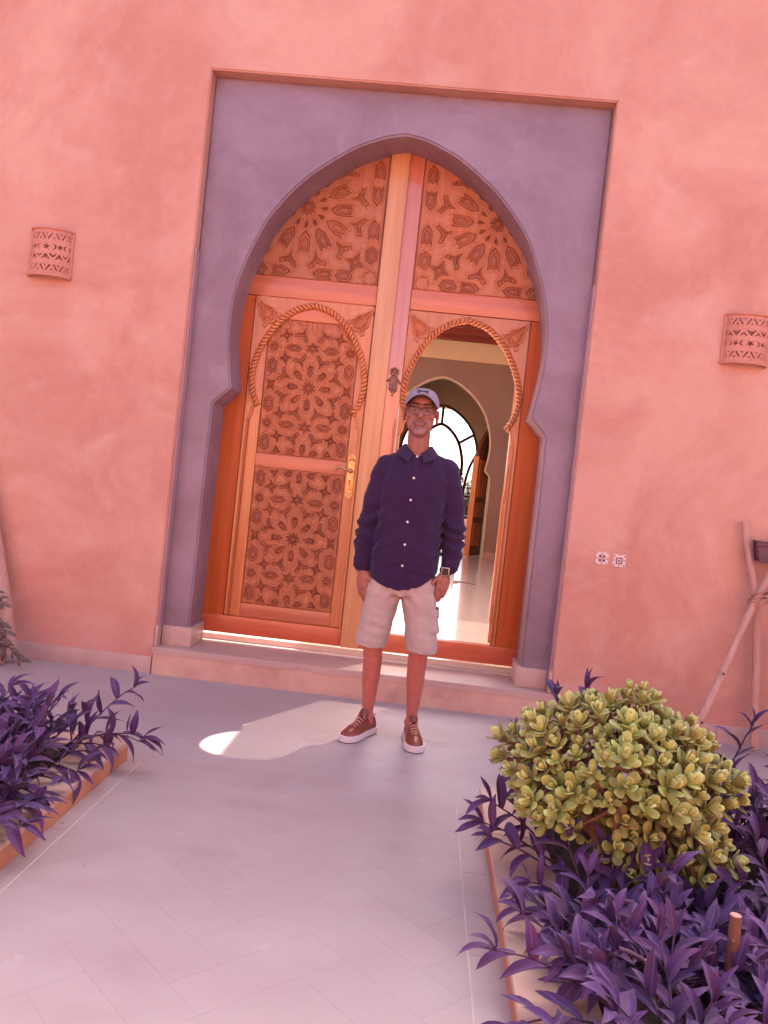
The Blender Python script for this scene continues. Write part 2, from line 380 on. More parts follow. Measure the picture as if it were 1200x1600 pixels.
def catmull(pts, n):
    P = [Vector(p) for p in pts]; out = []
    for i in range(len(P) - 1):
        p0, p1, p2, p3 = P[max(i - 1, 0)], P[i], P[i + 1], P[min(i + 2, len(P) - 1)]
        for k in range(n):
            t = k / n
            out.append(.5 * ((2 * p1) + (p2 - p0) * t + (2 * p0 - 5 * p1 + 4 * p2 - p3) * t * t + (3 * p1 - p0 - 3 * p2 + p3) * t ** 3))
    out.append(P[-1]); return out
# ------------------------------------------------------------------ the courtyard floor: herringbone marble tiles
g = MB(); g.add([(-300, -300, -.014), (300, -300, -.014), (300, 300, -.014), (-300, 300, -.014)], [(0, 1, 2, 3)])
floor = tag(g.build('courtyard_floor', GROUND), kind='structure')

def clip(poly, a, b, c):
    """keep a*x+b*y<=c"""
    out = []
    for i in range(len(poly)):
        p, q = poly[i], poly[(i + 1) % len(poly)]
        dp, dq = a * p[0] + b * p[1] - c, a * q[0] + b * q[1] - c
        if dp <= 0: out.append(p)
        if (dp < 0 < dq) or (dq < 0 < dp):
            t = dp / (dp - dq); out.append((p[0] + (q[0] - p[0]) * t, p[1] + (q[1] - p[1]) * t))
    return out

def slab(name, poly, z0, z1, m, parent, b=.0002):
    cx = sum(p[0] for p in poly) / len(poly); cy = sum(p[1] for p in poly) / len(poly)
    n = len(poly)
    ins = [(p[0] + (cx - p[0]) * .0, p[1]) for p in poly]
    def inset(d):
        r = []
        for i in range(n):
            p0, p1, p2 = Vector(poly[i - 1]), Vector(poly[i]), Vector(poly[(i + 1) % n])
            e1 = (p1 - p0).normalized(); e2 = (p2 - p1).normalized()
            n1 = Vector((-e1.y, e1.x)); n2 = Vector((-e2.y, e2.x)); bi = (n1 + n2); k = max(.35, 1 + n1.dot(n2))
            r.append(p1 + bi * (d / k))
        return r
    top = inset(b)
    vs = [(p[0] - cx, p[1] - cy, z0) for p in poly] + [(p[0] - cx, p[1] - cy, z1 - b) for p in poly] + [(p.x - cx, p.y - cy, z1) for p in top]
    fs = [tuple(range(2 * n, 3 * n))] + [(L * n + i, L * n + (i + 1) % n, (L + 1) * n + (i + 1) % n, (L + 1) * n + i) for L in (0, 1) for i in range(n)]
    o = link(name, mkmesh(name, vs, fs), m, parent); o.location = (cx, cy, 0)
    return o

def herringbone(x0, x1, y0, y1, w, n, ang, gap, skip=None):
    ca, sa = math.cos(ang), math.sin(ang); out = []
    R = int(max(x1 - x0, y1 - y0) / w) + 12
    for k in range(-R, R):
        for m_ in range(-R // (2 * n) - 3, R // (2 * n) + 4):
            for kind in (0, 1):
                X, Y = (k + 2 * n * m_, k) if kind == 0 else (k + n + 2 * n * m_, k - n + 1)
                a, b = (n, 1) if kind == 0 else (1, n)
                r = [(X * w + gap, Y * w + gap), ((X + a) * w - gap, Y * w + gap), ((X + a) * w - gap, (Y + b) * w - gap), (X * w + gap, (Y + b) * w - gap)]
                p = [(ca * q[0] - sa * q[1] + x0, sa * q[0] + ca * q[1] + y0) for q in r]
                if max(q[0] for q in p) < x0 or min(q[0] for q in p) > x1 or max(q[1] for q in p) < y0 or min(q[1] for q in p) > y1: continue
                if skip and skip(p): continue
                for c in ((-1, 0, -x0), (1, 0, x1), (0, -1, -y0), (0, 1, y1)):
                    if len(p) >= 3: p = clip(p, *c)
                q = []
                for v in p:
                    if not q or (abs(v[0] - q[-1][0]) + abs(v[1] - q[-1][1])) > .004: q.append(v)
                if len(q) > 2 and (abs(q[0][0] - q[-1][0]) + abs(q[0][1] - q[-1][1])) < .004: q.pop()
                if len(q) >= 3:
                    A = abs(sum(q[i][0] * q[(i + 1) % len(q)][1] - q[(i + 1) % len(q)][0] * q[i][1] for i in range(len(q)))) / 2
                    if A > .0012: out.append(q)
    return out

def under_planters(p):
    return (all(q[0] < -.80 and q[1] < -1.52 for q in p)) or (all(q[0] > .72 and q[1] < -1.55 for q in p)) or all(q[0] > 1.3 and q[1] < -1.1 for q in p)
for k, p in enumerate(herringbone(-2.5, 2.75, -3.42, -.012, .145, 3, math.radians(45), .0002, under_planters)):
    t = slab('floor_tile', p, -.012, rnd.uniform(-.0001, .0001), TILE, floor)
bedm = mat('grout_bed', (.40, .30, .30), rough=.8, var=.15, nscale=6)
MB().add([(-2.55, -3.62, -.0005), (2.8, -3.62, -.0005), (2.8, -.012, -.0005), (-2.55, -.012, -.0005)], [(0, 1, 2, 3)]).build('grout_bed', bedm, floor)
# straight border courses along both planters
for sx, xs in (('l', (-.785, -.722)), ('r', (.602, .70))):
    y = -3.6
    while y < -1.5:
        L_ = rnd.choice((.42, .5, .58)); y2 = min(y + L_, -1.47)
        slab('border_tile', [(xs[0] + .001, y + .001), (xs[1] - .001, y + .001), (xs[1] - .001, y2 - .001), (xs[0] + .001, y2 - .001)], -.012, .0014, TILE, floor); y = y2
    gx = -.7215 if sx == 'l' else .6015
    MB().box(gx - .0022, gx + .0022, -3.6, -1.47, -.012, .0018).build('joint_strip', mat('pale_grout_' + ('west' if sx == 'l' else 'east'), (.62, .48, .46), rough=.8, var=.2, nscale=14), floor)

# ------------------------------------------------------------------ facade
HW, HT = 1.1825, 3.594
facade = thing('house_facade', 'tall salmon plastered house wall with a mauve horseshoe arch surround', 'wall', (0, 0, 0))
MB().prism([(-10, -.01), (-10, 5.25), (11, 5.25), (11, -.01), (HW, -.01), (HW, HT), (-HW, HT), (-HW, -.01)], 0, .5, b=.008).build('plaster_wall', WALL, facade, smooth=math.radians(30))

ARCH = [(0, 3.343), (.11, 3.322), (.20, 3.288), (.307, 3.238), (.418, 3.164), (.526, 3.081), (.62, 2.99), (.705, 2.888), (.777, 2.783), (.84, 2.64), (.877, 2.545), (.908, 2.445), (.929, 2.345), (.941, 2.26), (.946, 2.156), (.941, 2.035), (.925, 1.91), (.913, 1.83), (.902, 1.757)]
def arch_half(n=3):
    return [(p.x, p.y) for p in catmull([(a, b, 0) for a, b in ARCH], n)]
LEG = [(.999, 1.655), (1.004, 1.44)]
def arch_outline(zb, lx=1.008, n=3, s=1.0, cx=0):
    h = [(a, b) for a, b in arch_half(n)] + LEG + [(lx, zb)]
    return [(-a + cx, b) for a, b in reversed(h[1:])] + [(a + cx, b) for a, b in h]
ao = arch_outline(.164)
MB().prism([(-HW, .164), (-HW, HT), (HW, HT), (HW, .164)] + list(reversed(ao)), .089, .372, b=.012).build('arch_surround', SURR, facade, smooth=math.radians(35))
cw = MB().box(-13, 13, -10.3, -10, -.01, 3.8, .02).build('unseen_bounce_wall', WALL); tag(cw, kind='structure')  # unseen wall added behind the camera to bounce warm light onto the facade
# thin painted return of the recess, plinth blocks, skirting
for s in (-1, 1):
    MB().box(min(s * (HW - .012), s * HW), max(s * (HW - .012), s * HW), .016, .0885, .29, 2.55, .003).build('painted_recess_return', WASH, facade)
    MB().box(min(s * .985, s * (HW - .016)), max(s * .985, s * (HW - .016)), .072, .362, .1645, .283, .006).build('plinth_block', STONE, facade, smooth=.5)
    MB().box(min(s * (HW - .0155), s * (HW + .003)), max(s * (HW - .0155), s * (HW + .003)), -.004, .07, .1645, .293, .005).build('plinth_return', STONE, facade, smooth=.5)
for x0, x1 in ((-9.9, -5), (-5, -3.1), (-3.1, -2.2), (-2.2, -HW - .004), (HW + .004, 2.15), (2.15, 3.1), (3.1, 5), (5, 10.9)):
    MB().box(x0 + .001, x1 - .001, -.013, .02, -.01, .100, .004).build('skirting_slab', STONE, facade, smooth=.5)

# ------------------------------------------------------------------ door step
step = thing('door_step', 'low pale stone step under the arched doorway with a chipped front edge', 'step', (0, 0, 0))
yf = -.0215
tread = [(-1.19, yf), (-.315, yf), (-.305, yf + .012), (-.285, yf + .016), (-.27, yf + .009), (-.255, yf + .014), (-.235, yf + .010), (-.225, yf), (.38, yf), (.384, yf + .004), (.388, yf), (1.19, yf), (1.19, -.001), (HW - .001, -.001), (HW - .001, .42), (-HW + .001, .42), (-HW + .001, -.001), (-1.19, -.001)]
MB().prism(list(reversed(tread)), .1640, .1255, plane='xy', b=.004).build('tread_slab', STONE, step, smooth=.5)
MB().box(-1.18, 1.18, -.017, .40, -.01, .1253, .002).build('riser', RISER, step)

# ------------------------------------------------------------------ carved work
def star(n, R, r, a0=0, sx=1, sz=1):
    return [((R if k % 2 == 0 else r) * math.sin(a0 + PI * k / n) * sx, (R if k % 2 == 0 else r) * math.cos(a0 + PI * k / n) * sz) for k in range(2 * n)]
def hexo(hw, hh, k=.5): return [(0, hh), (hw, hh * k), (hw, -hh * k), (0, -hh), (-hw, -hh * k), (-hw, hh * k)]
def arrow(s): return [(x * s, z * s) for x, z in ((0, -.9), (.26, -.12), (1.0, .42), (.84, .84), (0, .34), (-.84, .84), (-1.0, .42), (-.26, -.12))]
def petal(hw, hl): return [(0, -hl), (hw, -hl * .35), (hw, hl * .62), (hw * .55, hl * .55), (hw * .45, hl * .8), (0, hl * .66), (-hw * .45, hl * .8), (-hw * .55, hl * .55), (-hw, hl * .62), (-hw, -hl * .35)]
def tulip(hw, hl): return [(0, -hl), (hw * .9, -hl * .45), (hw, hl * .2), (hw, hl * .95), (hw * .5, hl * .72), (0, hl * .9), (-hw * .5, hl * .72), (-hw, hl * .95), (-hw, hl * .2), (-hw * .9, -hl * .45)]
W_ = .58
SHAPES = {
    'carved_rosette_star': star(10, .048, .027), 'carved_petal': petal(.018, .043), 'carved_arrow': arrow(.047),
    'carved_four_point_star': star(4, .047, .018), 'carved_six_point_star': star(6, .042, .022, 0, 1.15, .95),
    'carved_long_hexagon': hexo(.0225, .050), 'carved_eight_point_star': star(8, .032, .0235), 'carved_side_star': star(4, .05, .02, PI / 4, .8, 1.05),
    'carved_hexagon': hexo(.030, .050, .55), 'carved_half_dart': [(-.03, .018), (.03, .018), (.005, -.028), (-.012, -.004)], 'carved_kite': [(-.03, .0), (-.004, .024), (.03, .022), (.02, -.012), (-.008, -.02)],
    'carved_tulip': tulip(.036, .074), 'carved_big_arrow': arrow(.060), 'carved_drop': [(0, -.026), (.010, 0), (.011, .014), (0, .024), (-.011, .014), (-.010, 0)],
    'carved_centre_star': star(12, .052, .036), 'carved_flower_hexagon': hexo(.037, .056, .5), 'carved_corner_star': star(8, .047, .036),
    'carved_kite_star': star(4, .068, .03, .35), 'carved_tulip_small': tulip(.033, .064),
}
def inset_mesh(name, out, depths=((1.0, .011), (.88, .0035), (.70, .0025), (.55, .0085), (.30, .003)), tip=.005):
    n = len(out); cx = sum(p[0] for p in out) / n; cz = sum(p[1] for p in out) / n
    vs = []; fs = []
    for s, d in depths: vs += [(cx + (p[0] - cx) * s, d, cz + (p[1] - cz) * s) for p in out]
    for L in range(len(depths) - 1): fs += [(L * n + i, (L + 1) * n + i, (L + 1) * n + (i + 1) % n, L * n + (i + 1) % n) for i in range(n)]
    vs.append((cx, tip, cz)); k = len(vs) - 1; b = (len(depths) - 1) * n
    fs += [(b + i, k, b + (i + 1) % n) for i in range(n)]
    me = mkmesh(name, vs, fs)
    bm = bmesh.new(); bm.from_mesh(me); bmesh.ops.recalc_face_normals(bm, faces=bm.faces)
    if sum(f.normal.y * f.calc_area() for f in bm.faces) > 0: bmesh.ops.reverse_faces(bm, faces=bm.faces)
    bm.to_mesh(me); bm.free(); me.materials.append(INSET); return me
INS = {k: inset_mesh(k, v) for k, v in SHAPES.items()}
def place2(out, x, z, a, mir=1):
    c, s = math.cos(a), math.sin(a)
    return [(x + px * c + pz * s, z - px * s + pz * c) for px, pz in out]

def wicket_pattern(cx, cz):
    P = []; A = lambda k, x, z, a: P.append((k, cx + x, cz + z, a))
    A('carved_rosette_star', 0, 0, 0)
    for k in range(8):
        a = k * PI / 4; A('carved_petal', .108 * math.sin(a), .110 * math.cos(a), a)
        b = a + PI / 8; A('carved_arrow', .172 * math.sin(b), .174 * math.cos(b), b)
    for sx in (-1, 1):
        A('carved_hexagon', sx * .246, .121, 0); A('carved_hexagon', sx * .246, -.121, 0); A('carved_side_star', sx * .244, 0, 0)
        for sz in (-1, 1):
            A('carved_four_point_star', sx * .168, sz * .176, .2 * sx); A('carved_long_hexagon', sx * .1195, sz * .243, PI / 2)
            A('carved_eight_point_star', sx * .2436, sz * .2424, 0); A('carved_four_point_star', sx * .1714, sz * .321, .2 * sx)
            A('carved_arrow', sx * .0675, sz * .335, PI / 8 * sx if sz < 0 else PI - PI / 8 * sx)
            A('carved_hexagon', sx * .246, sz * .369, 0); A('carved_half_dart', sx * .165, sz * .408, 0 if sz > 0 else PI); A('carved_kite', sx * .0725, sz * .409, 0 if sz > 0 else PI)
    for sz in (-1, 1):
        A('carved_six_point_star', 0, sz * .251, 0); A('carved_petal', 0, sz * .391, 0 if sz < 0 else PI)
    return P

def upper_pattern(mir):
    P = []; cx, cz = .60, 2.965
    A = lambda k, x, z, a: P.append((k, mir * x, z, mir * a))
    A('carved_centre_star', cx, cz, 0)
    for k in range(12):
        a = k * PI / 6; A('carved_tulip', cx + .218 * math.sin(a), cz + .218 * math.cos(a), a); A('carved_drop', cx + .105 * math.sin(a), cz + .105 * math.cos(a), a)
        b = a + PI / 12; A('carved_big_arrow', cx + .335 * math.sin(b), cz + .335 * math.cos(b), b)
    A('carved_corner_star', .166, 2.560, 0); A('carved_flower_hexagon', .168, 2.700, 0); A('carved_kite_star', .268, 2.645, 0)
    A('carved_flower_hexagon', .330, 2.556, PI / 2); A('carved_tulip_small', .465, 2.556, PI * 1.5); A('carved_tulip_small', .735, 2.556, PI / 2); A('carved_flower_hexagon', .875, 2.556, PI / 2)
    A('carved_tulip_small', .168, 2.858, PI); A('carved_tulip_small', .168, 3.075, 0); A('carved_tulip_small', .168, 3.235, PI)
    P2 = []
    for q in P:
        u, z = abs(q[1]), q[2]
        if u < .115 or u > .93 or z < 2.52: continue
        P2.append(q)
    return P2

def carved_panel(x0, x1, z0, z1, y, pat, parent, step_, ymax=None):
    nx = int((x1 - x0) / step_) + 1; nz = int((z1 - z0) / step_) + 1
    xs = np.linspace(x0, x1, nx); zs = np.linspace(z0, z1, nz); X, Z = np.meshgrid(xs, zs)
    D = np.full(X.shape, .03)
    for k, px, pz, a in pat:
        out = np.array(place2(SHAPES[k], px, pz, a)); m = .032
        ix = np.where((xs > out[:, 0].min() - m) & (xs < out[:, 0].max() + m))[0]; iz = np.where((zs > out[:, 1].min() - m) & (zs < out[:, 1].max() + m))[0]
        if not len(ix) or not len(iz): continue
        sl = (slice(iz[0], iz[-1] + 1), slice(ix[0], ix[-1] + 1)); x, z = X[sl], Z[sl]
        d = np.full(x.shape, 9.); dm = np.full(x.shape, 9.); ins = np.zeros(x.shape, bool); N = len(out)
        ar = sum(out[i][0] * out[(i + 1) % N][1] - out[(i + 1) % N][0] * out[i][1] for i in range(N))
        def lined(i):
            p, q = out[i % N], out[(i + 1) % N]; e = (q - p) / np.hypot(*(q - p)); sg = 1 if ar > 0 else -1
            return sg * ((x - p[0]) * e[1] - (z - p[1]) * e[0])
        LN = [lined(i) for i in range(N)]
        for i in range(N):
            p, q = out[i], out[(i + 1) % len(out)]; e = q - p
            t = np.clip(((x - p[0]) * e[0] + (z - p[1]) * e[1]) / (e @ e), 0, 1)
            de = np.hypot(x - p[0] - t * e[0], z - p[1] - t * e[1])
            mi = np.where(t <= 0, np.maximum(LN[i], LN[i - 1]), np.where(t >= 1, np.maximum(LN[i], LN[(i + 1) % N]), np.abs(LN[i])))
            dm = np.where(de < d, np.maximum(mi, .45 * de), dm); d = np.minimum(d, de)
            c = ((p[1] > z) != (q[1] > z)); den = (q[1] - p[1]) if abs(q[1] - p[1]) > 1e-12 else 1e-12
            ins ^= c & (x < (q[0] - p[0]) * (z - p[1]) / den + p[0])
        D[sl] = np.minimum(D[sl], np.where(ins, -d, dm))
    bumpf = lambda c, w: np.exp(-((D - c) / w) ** 2)
    sm = np.clip((D + .0008) / .0018, 0, 1)
    H = (1 - sm) * .015 + .0055 * bumpf(.0078, .0015) + .0050 * bumpf(.0165, .0016) 
    edge = np.minimum(np.minimum(X - x0, x1 - X), np.minimum(Z - z0, z1 - Z)); H = np.where(edge < .004, .010, H)
    me = grid_mesh('carved_panel', np.stack([X, y + H, Z], -1)); me.materials.append(CARV)
    po = link('carved_panel', me, None, parent)
    for k, px, pz, a in pat:
        out = np.array(place2(SHAPES[k], px, pz, a))
        if out[:, 0].min() < x0 + .002 or out[:, 0].max() > x1 - .002 or out[:, 1].min() < z0 + .002 or out[:, 1].max() > z1 - .002: continue
        if ymax and not ymax(px, pz): continue
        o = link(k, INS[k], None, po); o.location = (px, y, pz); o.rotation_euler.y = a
    return po

# ------------------------------------------------------------------ door leaves
WA = [(0, 2.351), (.1, 2.322), (.18, 2.268), (.25, 2.187), (.308, 2.085), (.343, 1.99), (.36, 1.9), (.355, 1.82), (.336, 1.75), (.305, 1.695)]
WH = [(p.x, p.y) for p in catmull([(a, b, 0) for a, b in WA], 4)]
BRK = [(.305, 1.692), (.326, 1.690), (.338, 1.668), (.340, 1.64), (.347, 1.615), (.357, 1.60)]
CX = .485
def wicket_hole(sx, zb, sh=0):
    h = [(max(0, a - sh), b) for a, b in WH] + BRK[1:] + [(.357, zb)]
    return [(sx * CX - a, b) for a, b in reversed(h[1:])] + [(sx * CX + a, b) for a, b in h]
def ornament_out():
    half = [(0, .012), (.02, .030), (.005, .058), (.028, .066), (.052, .046), (.075, .052), (.10, .040), (.13, .020), (.16, .014), (.185, .007)]
    return half + [(a, -b) for a, b in reversed(half)]
def door_leaf(sx, name, label):
    t = thing(name, label, 'door', (sx * .5, .39, .223))
    def board(nm, u0, u1, z0, z1, y0, y1, m, b=.004):
        a, c = sorted((sx * u0, sx * u1)); return MB().box(a, c, y0, y1, z0, z1, b).build(nm, m, t, smooth=.6)
    left = sx < 0
    if left:
        board('backing_panel', .0, 1.09, .226, 3.45, .392, .425, WOODV, 0)
        board('centre_stile', -.014, .103, .2225, 3.42, .345, .359, WOODL); board('stile_back', .0, .103, .2225, 3.42, .3595, .391, WOODV, 0)
    else:
        board('backing_panel', -.0, 1.09, 2.38, 3.45, .392, .425, WOODV, 0)
        board('centre_stile', .002, .107, .2225, 3.42, .360, .425, WOODG)
    board('jamb_board', .872, 1.09, .331, 2.382, .366, .391 if left else .425, WOODD)
    board('lock_rail', .106 if left else .110, 1.09, 2.386, 2.511, .364, .391, WOODH)
    board('bottom_rail', .106 if left else .110, 1.09, .2225, .336, .362, .391 if left else .425, WOODE)
    hole = wicket_hole(sx, .34)
    a, c = sorted((sx * .111, sx * .868))
    MB().prism([(a, .34), (a, 2.381), (c, 2.381), (c, .34)] + list(reversed(hole)), .365, .391 if left else .425, b=.003).build('arched_frame_board', WOODV, t, smooth=.5)
    # twisted rope moulding round the wicket arch, and its little end brackets
    path = [Vector((sx * CX - p[0], .361, p[1])) for p in reversed(WH[1:])] + [Vector((sx * CX + p[0], .361, p[1])) for p in WH]
    seg = [0]
    for i in range(1, len(path)): seg.append(seg[-1] + (path[i] - path[i - 1]).length)
    tot = seg[-1]; N_ = 560
    mb = MB()
    for ph in (0, PI):
        pts = []
        j = 0
        for i in range(N_ + 1):
            s = tot * i / N_
            while j < len(seg) - 2 and seg[j + 1] < s: j += 1
            f = (s - seg[j]) / (seg[j + 1] - seg[j]); p = path[j].lerp(path[j + 1], f); d = (path[j + 1] - path[j]).normalized()
            n_ = d.cross(Vector((0, 1, 0))); an = 2 * PI * s / .052 * sx + ph
            pts.append(p + n_ * math.cos(an) * .0118 + Vector((0, 1, 0)) * math.sin(an) * .0095)
        mb.tube(pts, .0102, 6)
    mb.build('rope_moulding', WOODV, t, smooth=3.2)
    for s2 in (-1, 1):
        pts = catmull([(sx * CX + s2 * a_, .363, b_) for a_, b_ in BRK], 4) + ([Vector((sx * CX + s2 * .357, .363, .345))] if s2 == sx else [])
        MB().tube(pts, .0075, 8).build('bracket_moulding', WOODV, t, smooth=3.2)
    # carved palmettes in the spandrels
    om = inset_mesh('leaf_ornament', ornament_out(), ((1.08, .0005), (1.02, -.010), (.84, -.011), (.70, -.002), (.50, -.010), (.36, -.003)), -.010)
    om.materials.clear(); om.materials.append(CARV)
    for s2 in (-1, 1):
        o = link('leaf_ornament', om, None, t)
        o.location = Vector((sx * CX + s2 * .255, .365, 2.222)) - wloc(t)
        o.rotation_euler = (0, -math.radians(50) if s2 > 0 else -math.radians(130), 0)
    xa, xc = sorted((sx * .110, sx * .97))
    inside = lambda x, z: abs(x) < .06 + np.interp(z, [1.757, 2.16, 2.445, 2.64, 2.888, 3.081, 3.238, 3.343], [.9, .946, .908, .84, .705, .526, .307, 0])
    # upper carved panel
    me = carved_panel(xa, xc, 2.515, 3.36, .3735, upper_pattern(sx), t, .0025, inside)
    me.location = -wloc(t)
    if left:
        board('wicket_stile', .770, .8405, .342, 2.40, .372, .391, WOODV, .002)
        board('wicket_stile', .1285, .184, .342, 2.40, .372, .391, WOODV, .002)
        board('wicket_rail', .1855, .7685, 1.309, 1.391, .3725, .391, WOODH, .002)
        board('wicket_rail', .1855, .7685, .342, .425, .3725, .391, WOODH, .002)
        board('wicket_rail', .1855, .7685, 2.252, 2.40, .3725, .391, WOODH, .002)
        for z0 in (.428, 1.394):
            zc = .866 if z0 < 1 else 1.832
            pt = carved_panel(-.766, -.188, z0, 1.306 if z0 < 1 else 2.249, .3745, wicket_pattern(-.4775, zc), t, .0021,
                              (lambda x, z: True) if z0 < 1 else (lambda x, z: z < 2.05 or abs(x + CX) < np.interp(z, [2.0, 2.085, 2.187, 2.268, 2.33], [.34, .3, .24, .17, .08])))
            pt.location = -wloc(t)
        # brass handle plate
        pl = [(-.022, -.118), (-.012, -.131), (0, -.139), (.012, -.131), (.022, -.118), (.022, .105), (.026, .118), (.018, .131), (.008, .134), (0, .142), (-.008, .134), (-.018, .131), (-.026, .118), (-.022, .105)]
        hx, hz = -.152, 1.303
        pm = MB().prism([(hx + a_, hz + b_) for a_, b_ in pl], .3635, .372, b=.003)
        for a_, b_, r_ in ((0, .118, .013), (-.012, .105, .008), (.012, .105, .008), (0, -.118, .011), (-.011, -.106, .007), (.011, -.106, .007)): pm.ball((hx + a_, .363, hz + b_), (r_, .005, r_), 10, 6)
        pm.box(hx - .013, hx + .013, .3615, .364, hz - .085, hz + .01, .002)
        hp = pm.build('handle_plate', BRASS, t, smooth=.6)
        lv = MB(); lv.tube([(hx, .364, hz + .035), (hx, .335, hz + .035)], [.013, .011], 12)
        lv.ball((hx, .328, hz + .035), .0145, 14, 10)
        lv.tube(catmull([(hx, .328, hz + .035), (hx - .028, .326, hz + .040), (hx - .058, .325, hz + .053), (hx - .085, .326, hz + .050), (hx - .105, .328, hz + .040), (hx - .10, .328, hz + .032), (hx - .09, .328, hz + .036)], 5), [.0075] * 10 + [.0068] * 21, 8)
        lv.build('lever', BRASS, hp, smooth=1)
        k_ = MB(); k_.ball((hx, .3612, hz - .028), (.0058, .0012, .0058), 12, 6); k_.box(hx - .0032, hx + .0032, .3605, .3622, hz - .052, hz - .028); k_.build('keyhole', IRON, hp)
    return t
leaf_l = door_leaf(-1, 'carved_door_leaf', 'closed left leaf of the arched wooden double door, with star carved panels and brass handle')
leaf_r = door_leaf(1, 'carved_door_leaf', 'right leaf of the arched wooden double door, with its small arched wicket standing open')

# hand shaped knocker on the right leaf's stile
kn = thing('hand_knocker', 'small hand shaped metal door knocker on the wooden centre stile', 'door knocker', (.057, .36, 1.925))
mb = MB(); kx, kz = .057, 1.925
mb.ball((kx, .350, kz + .012), (.026, .012, .032), 14, 10)
for i, (dx, l) in enumerate(((-.021, .040), (-.007, .056), (.008, .058), (.021, .046))):
    mb.capsule([(kx + dx * .8, .349, kz), (kx + dx, .343, kz - l * .6), (kx + dx * 1.05, .347, kz - l - .012)], [.0072, .0068, .0058], 8)
mb.capsule([(kx + .022, .350, kz + .015), (kx + .040, .347, kz - .004), (kx + .044, .347, kz - .012)], [.007, .006, .005], 8)
mb.capsule([(kx - .022, .350, kz + .015), (kx - .040, .347, kz + .0), (kx - .046, .347, kz + .002)], [.007, .006, .005], 8)
me = fuse(mb, .0022, 3); link('hand', me, KNOCK, kn).location = -wloc(kn)
mb = MB(); mb.tube([(kx - .020, .352, kz + .045), (kx - .022, .346, kz + .07), (kx, .344, kz + .083), (kx + .022, .346, kz + .07), (kx + .020, .352, kz + .045)], .007, 8)
mb.ball((kx, .352, kz + .062), (.008, .008, .022), 10, 8); mb.tube([(kx, .361, kz + .065), (kx, .345, kz + .065)], [.014, .010], 10)
mb.build('hinge_ring', KNOCK, kn, smooth=1)
MB().ball((kx, .3575, kz - .085), (.007, .006, .007), 10, 8).build('strike_stud', KNOCK, kn, smooth=3.2)

# open wicket, swung inwards on its right side
wk = thing('open_wicket_door', 'small wooden wicket door swung inwards, seen edge on at the right of the opening', 'door', (.852, .44, .345))
def swung(mb):
    pv = Vector((.868, .43, 0)); R = Matrix.Rotation(-math.radians(4.4), 3, 'Z'); mb.v = [tuple(pv + R @ (Vector(p) - pv)) for p in mb.v]; return mb
swung(MB().box(.826, .868, .428, 1.09, .343, 2.16, .003)).build('leaf_board', WOODV, wk, smooth=.6)
swung(MB().box(.8205, .826, .47, 1.05, .46, 1.28, .002)).build('raised_panel', WOODV, wk, smooth=.6)
for z in (.52, 1.30, 1.42):
    h = swung(MB().box(.836, .858, .4255, .4285, z - .06, z + .06, .001)).build('lock_plate', DARKW, wk)
    for dz in (-.04, .04): swung(MB().ball((.847, .4252, z + dz), (.004, .0015, .004), 8, 6)).build('screw', BRASS, h, smooth=3.2)
# ------------------------------------------------------------------ the hall behind the door
FZ = .2
g = MB(); g.box(-3.3, 3.0, .4265, 16.0, -.01, FZ)
ifl = tag(g.build('interior_floor', IMARB), kind='structure')
for y in np.arange(1.0, 15.9, .62):      # thin bright joints of the marble slabs
    MB().box(-3.2, 2.9, y - .0015, y + .0015, FZ - .002, FZ + .0008).build('slab_joint', STONE, ifl)
c = MB()
for x0, x1, y0, y1 in ((-3.3, 3.0, .505, 1.0), (2.95, 3.2, 1.0, 7.6), (1.05, 3.0, 5.2, 7.6), (-3.3, -2.9, 1.0, 7.6), (-3.3, 3.0, 7.6, 16.1)): c.box(x0, x1, y0, y1, 4.08, 4.28)
ceil_ = tag(c.build('interior_ceiling', REDC), kind='structure')
MB().box(1.05, 2.95, 1.0, 5.2, 4.12, 4.13).build('added_sun_dimming_pane', TINT, ceil_)  # unseen pane added to dim the sunlight falling through the doorway
for k, y in enumerate(np.arange(8.0, 15.9, .55)):
    MB().box(-3.2, 1.62, y, y + .12, 3.96, 4.079, .004).build('ceiling_beam', REDC, bpy.data.objects['interior_ceiling'])
t = thing('hall_side_wall', 'cream painted side wall of the hall, right of the taupe archway', 'wall', (1.64, 5.3, FZ))
MB().box(1.64, 1.8, 6.0, 16.0, FZ - .1, 4.079).build('painted_wall', CREAM, t)
MB().box(2.95, 3.1, .52, 6.0, FZ - .1, 4.079).build('added_alcove_wall', CREAM, t); MB().box(1.8, 2.95, 5.9, 6.0, FZ - .1, 4.079).build('added_alcove_end', CREAM, t)  # unseen alcove, added so the sun can reach the wicket from the right
MB().box(1.618, 1.6395, 6.0, 9.98, FZ, FZ + .10, .003).build('skirting_board', DARKW, t)
t2 = thing('hall_far_side_wall', 'cream painted wall on the hidden left side of the hall', 'wall', (-3.0, 5.3, FZ))
MB().box(-3.15, -3.0, .52, 16.0, FZ - .1, 4.079).build('painted_wall', CREAM, t2)
# taupe wall with the inner horseshoe arch
gw = thing('inner_arch_wall', 'taupe plastered cross wall with a horseshoe archway deep inside the hall', 'wall', (.39, 10, FZ))
ai = arch_outline(FZ - .02, cx=.39)
MB().prism([(-2.99, FZ - .02), (-2.99, 3.66), (1.639, 3.66), (1.639, FZ - .02)] + list(reversed(ai)), 10.0, 10.28, b=.004).build('plaster', GREYW, gw, smooth=.6)
MB().box(-2.99, 1.639, 9.985, 10.28, 3.662, 4.078).build('cream_band', CREAM, gw)
MB().tube([Vector((p[0], 9.996, p[1])) for p in ai], .022, 8).build('arch_trim', TRIM, gw, smooth=1)
MB().box(1.392, 1.637, 9.984, 9.9995, FZ, FZ + .12, .002).build('skirting_board', STONE, gw)
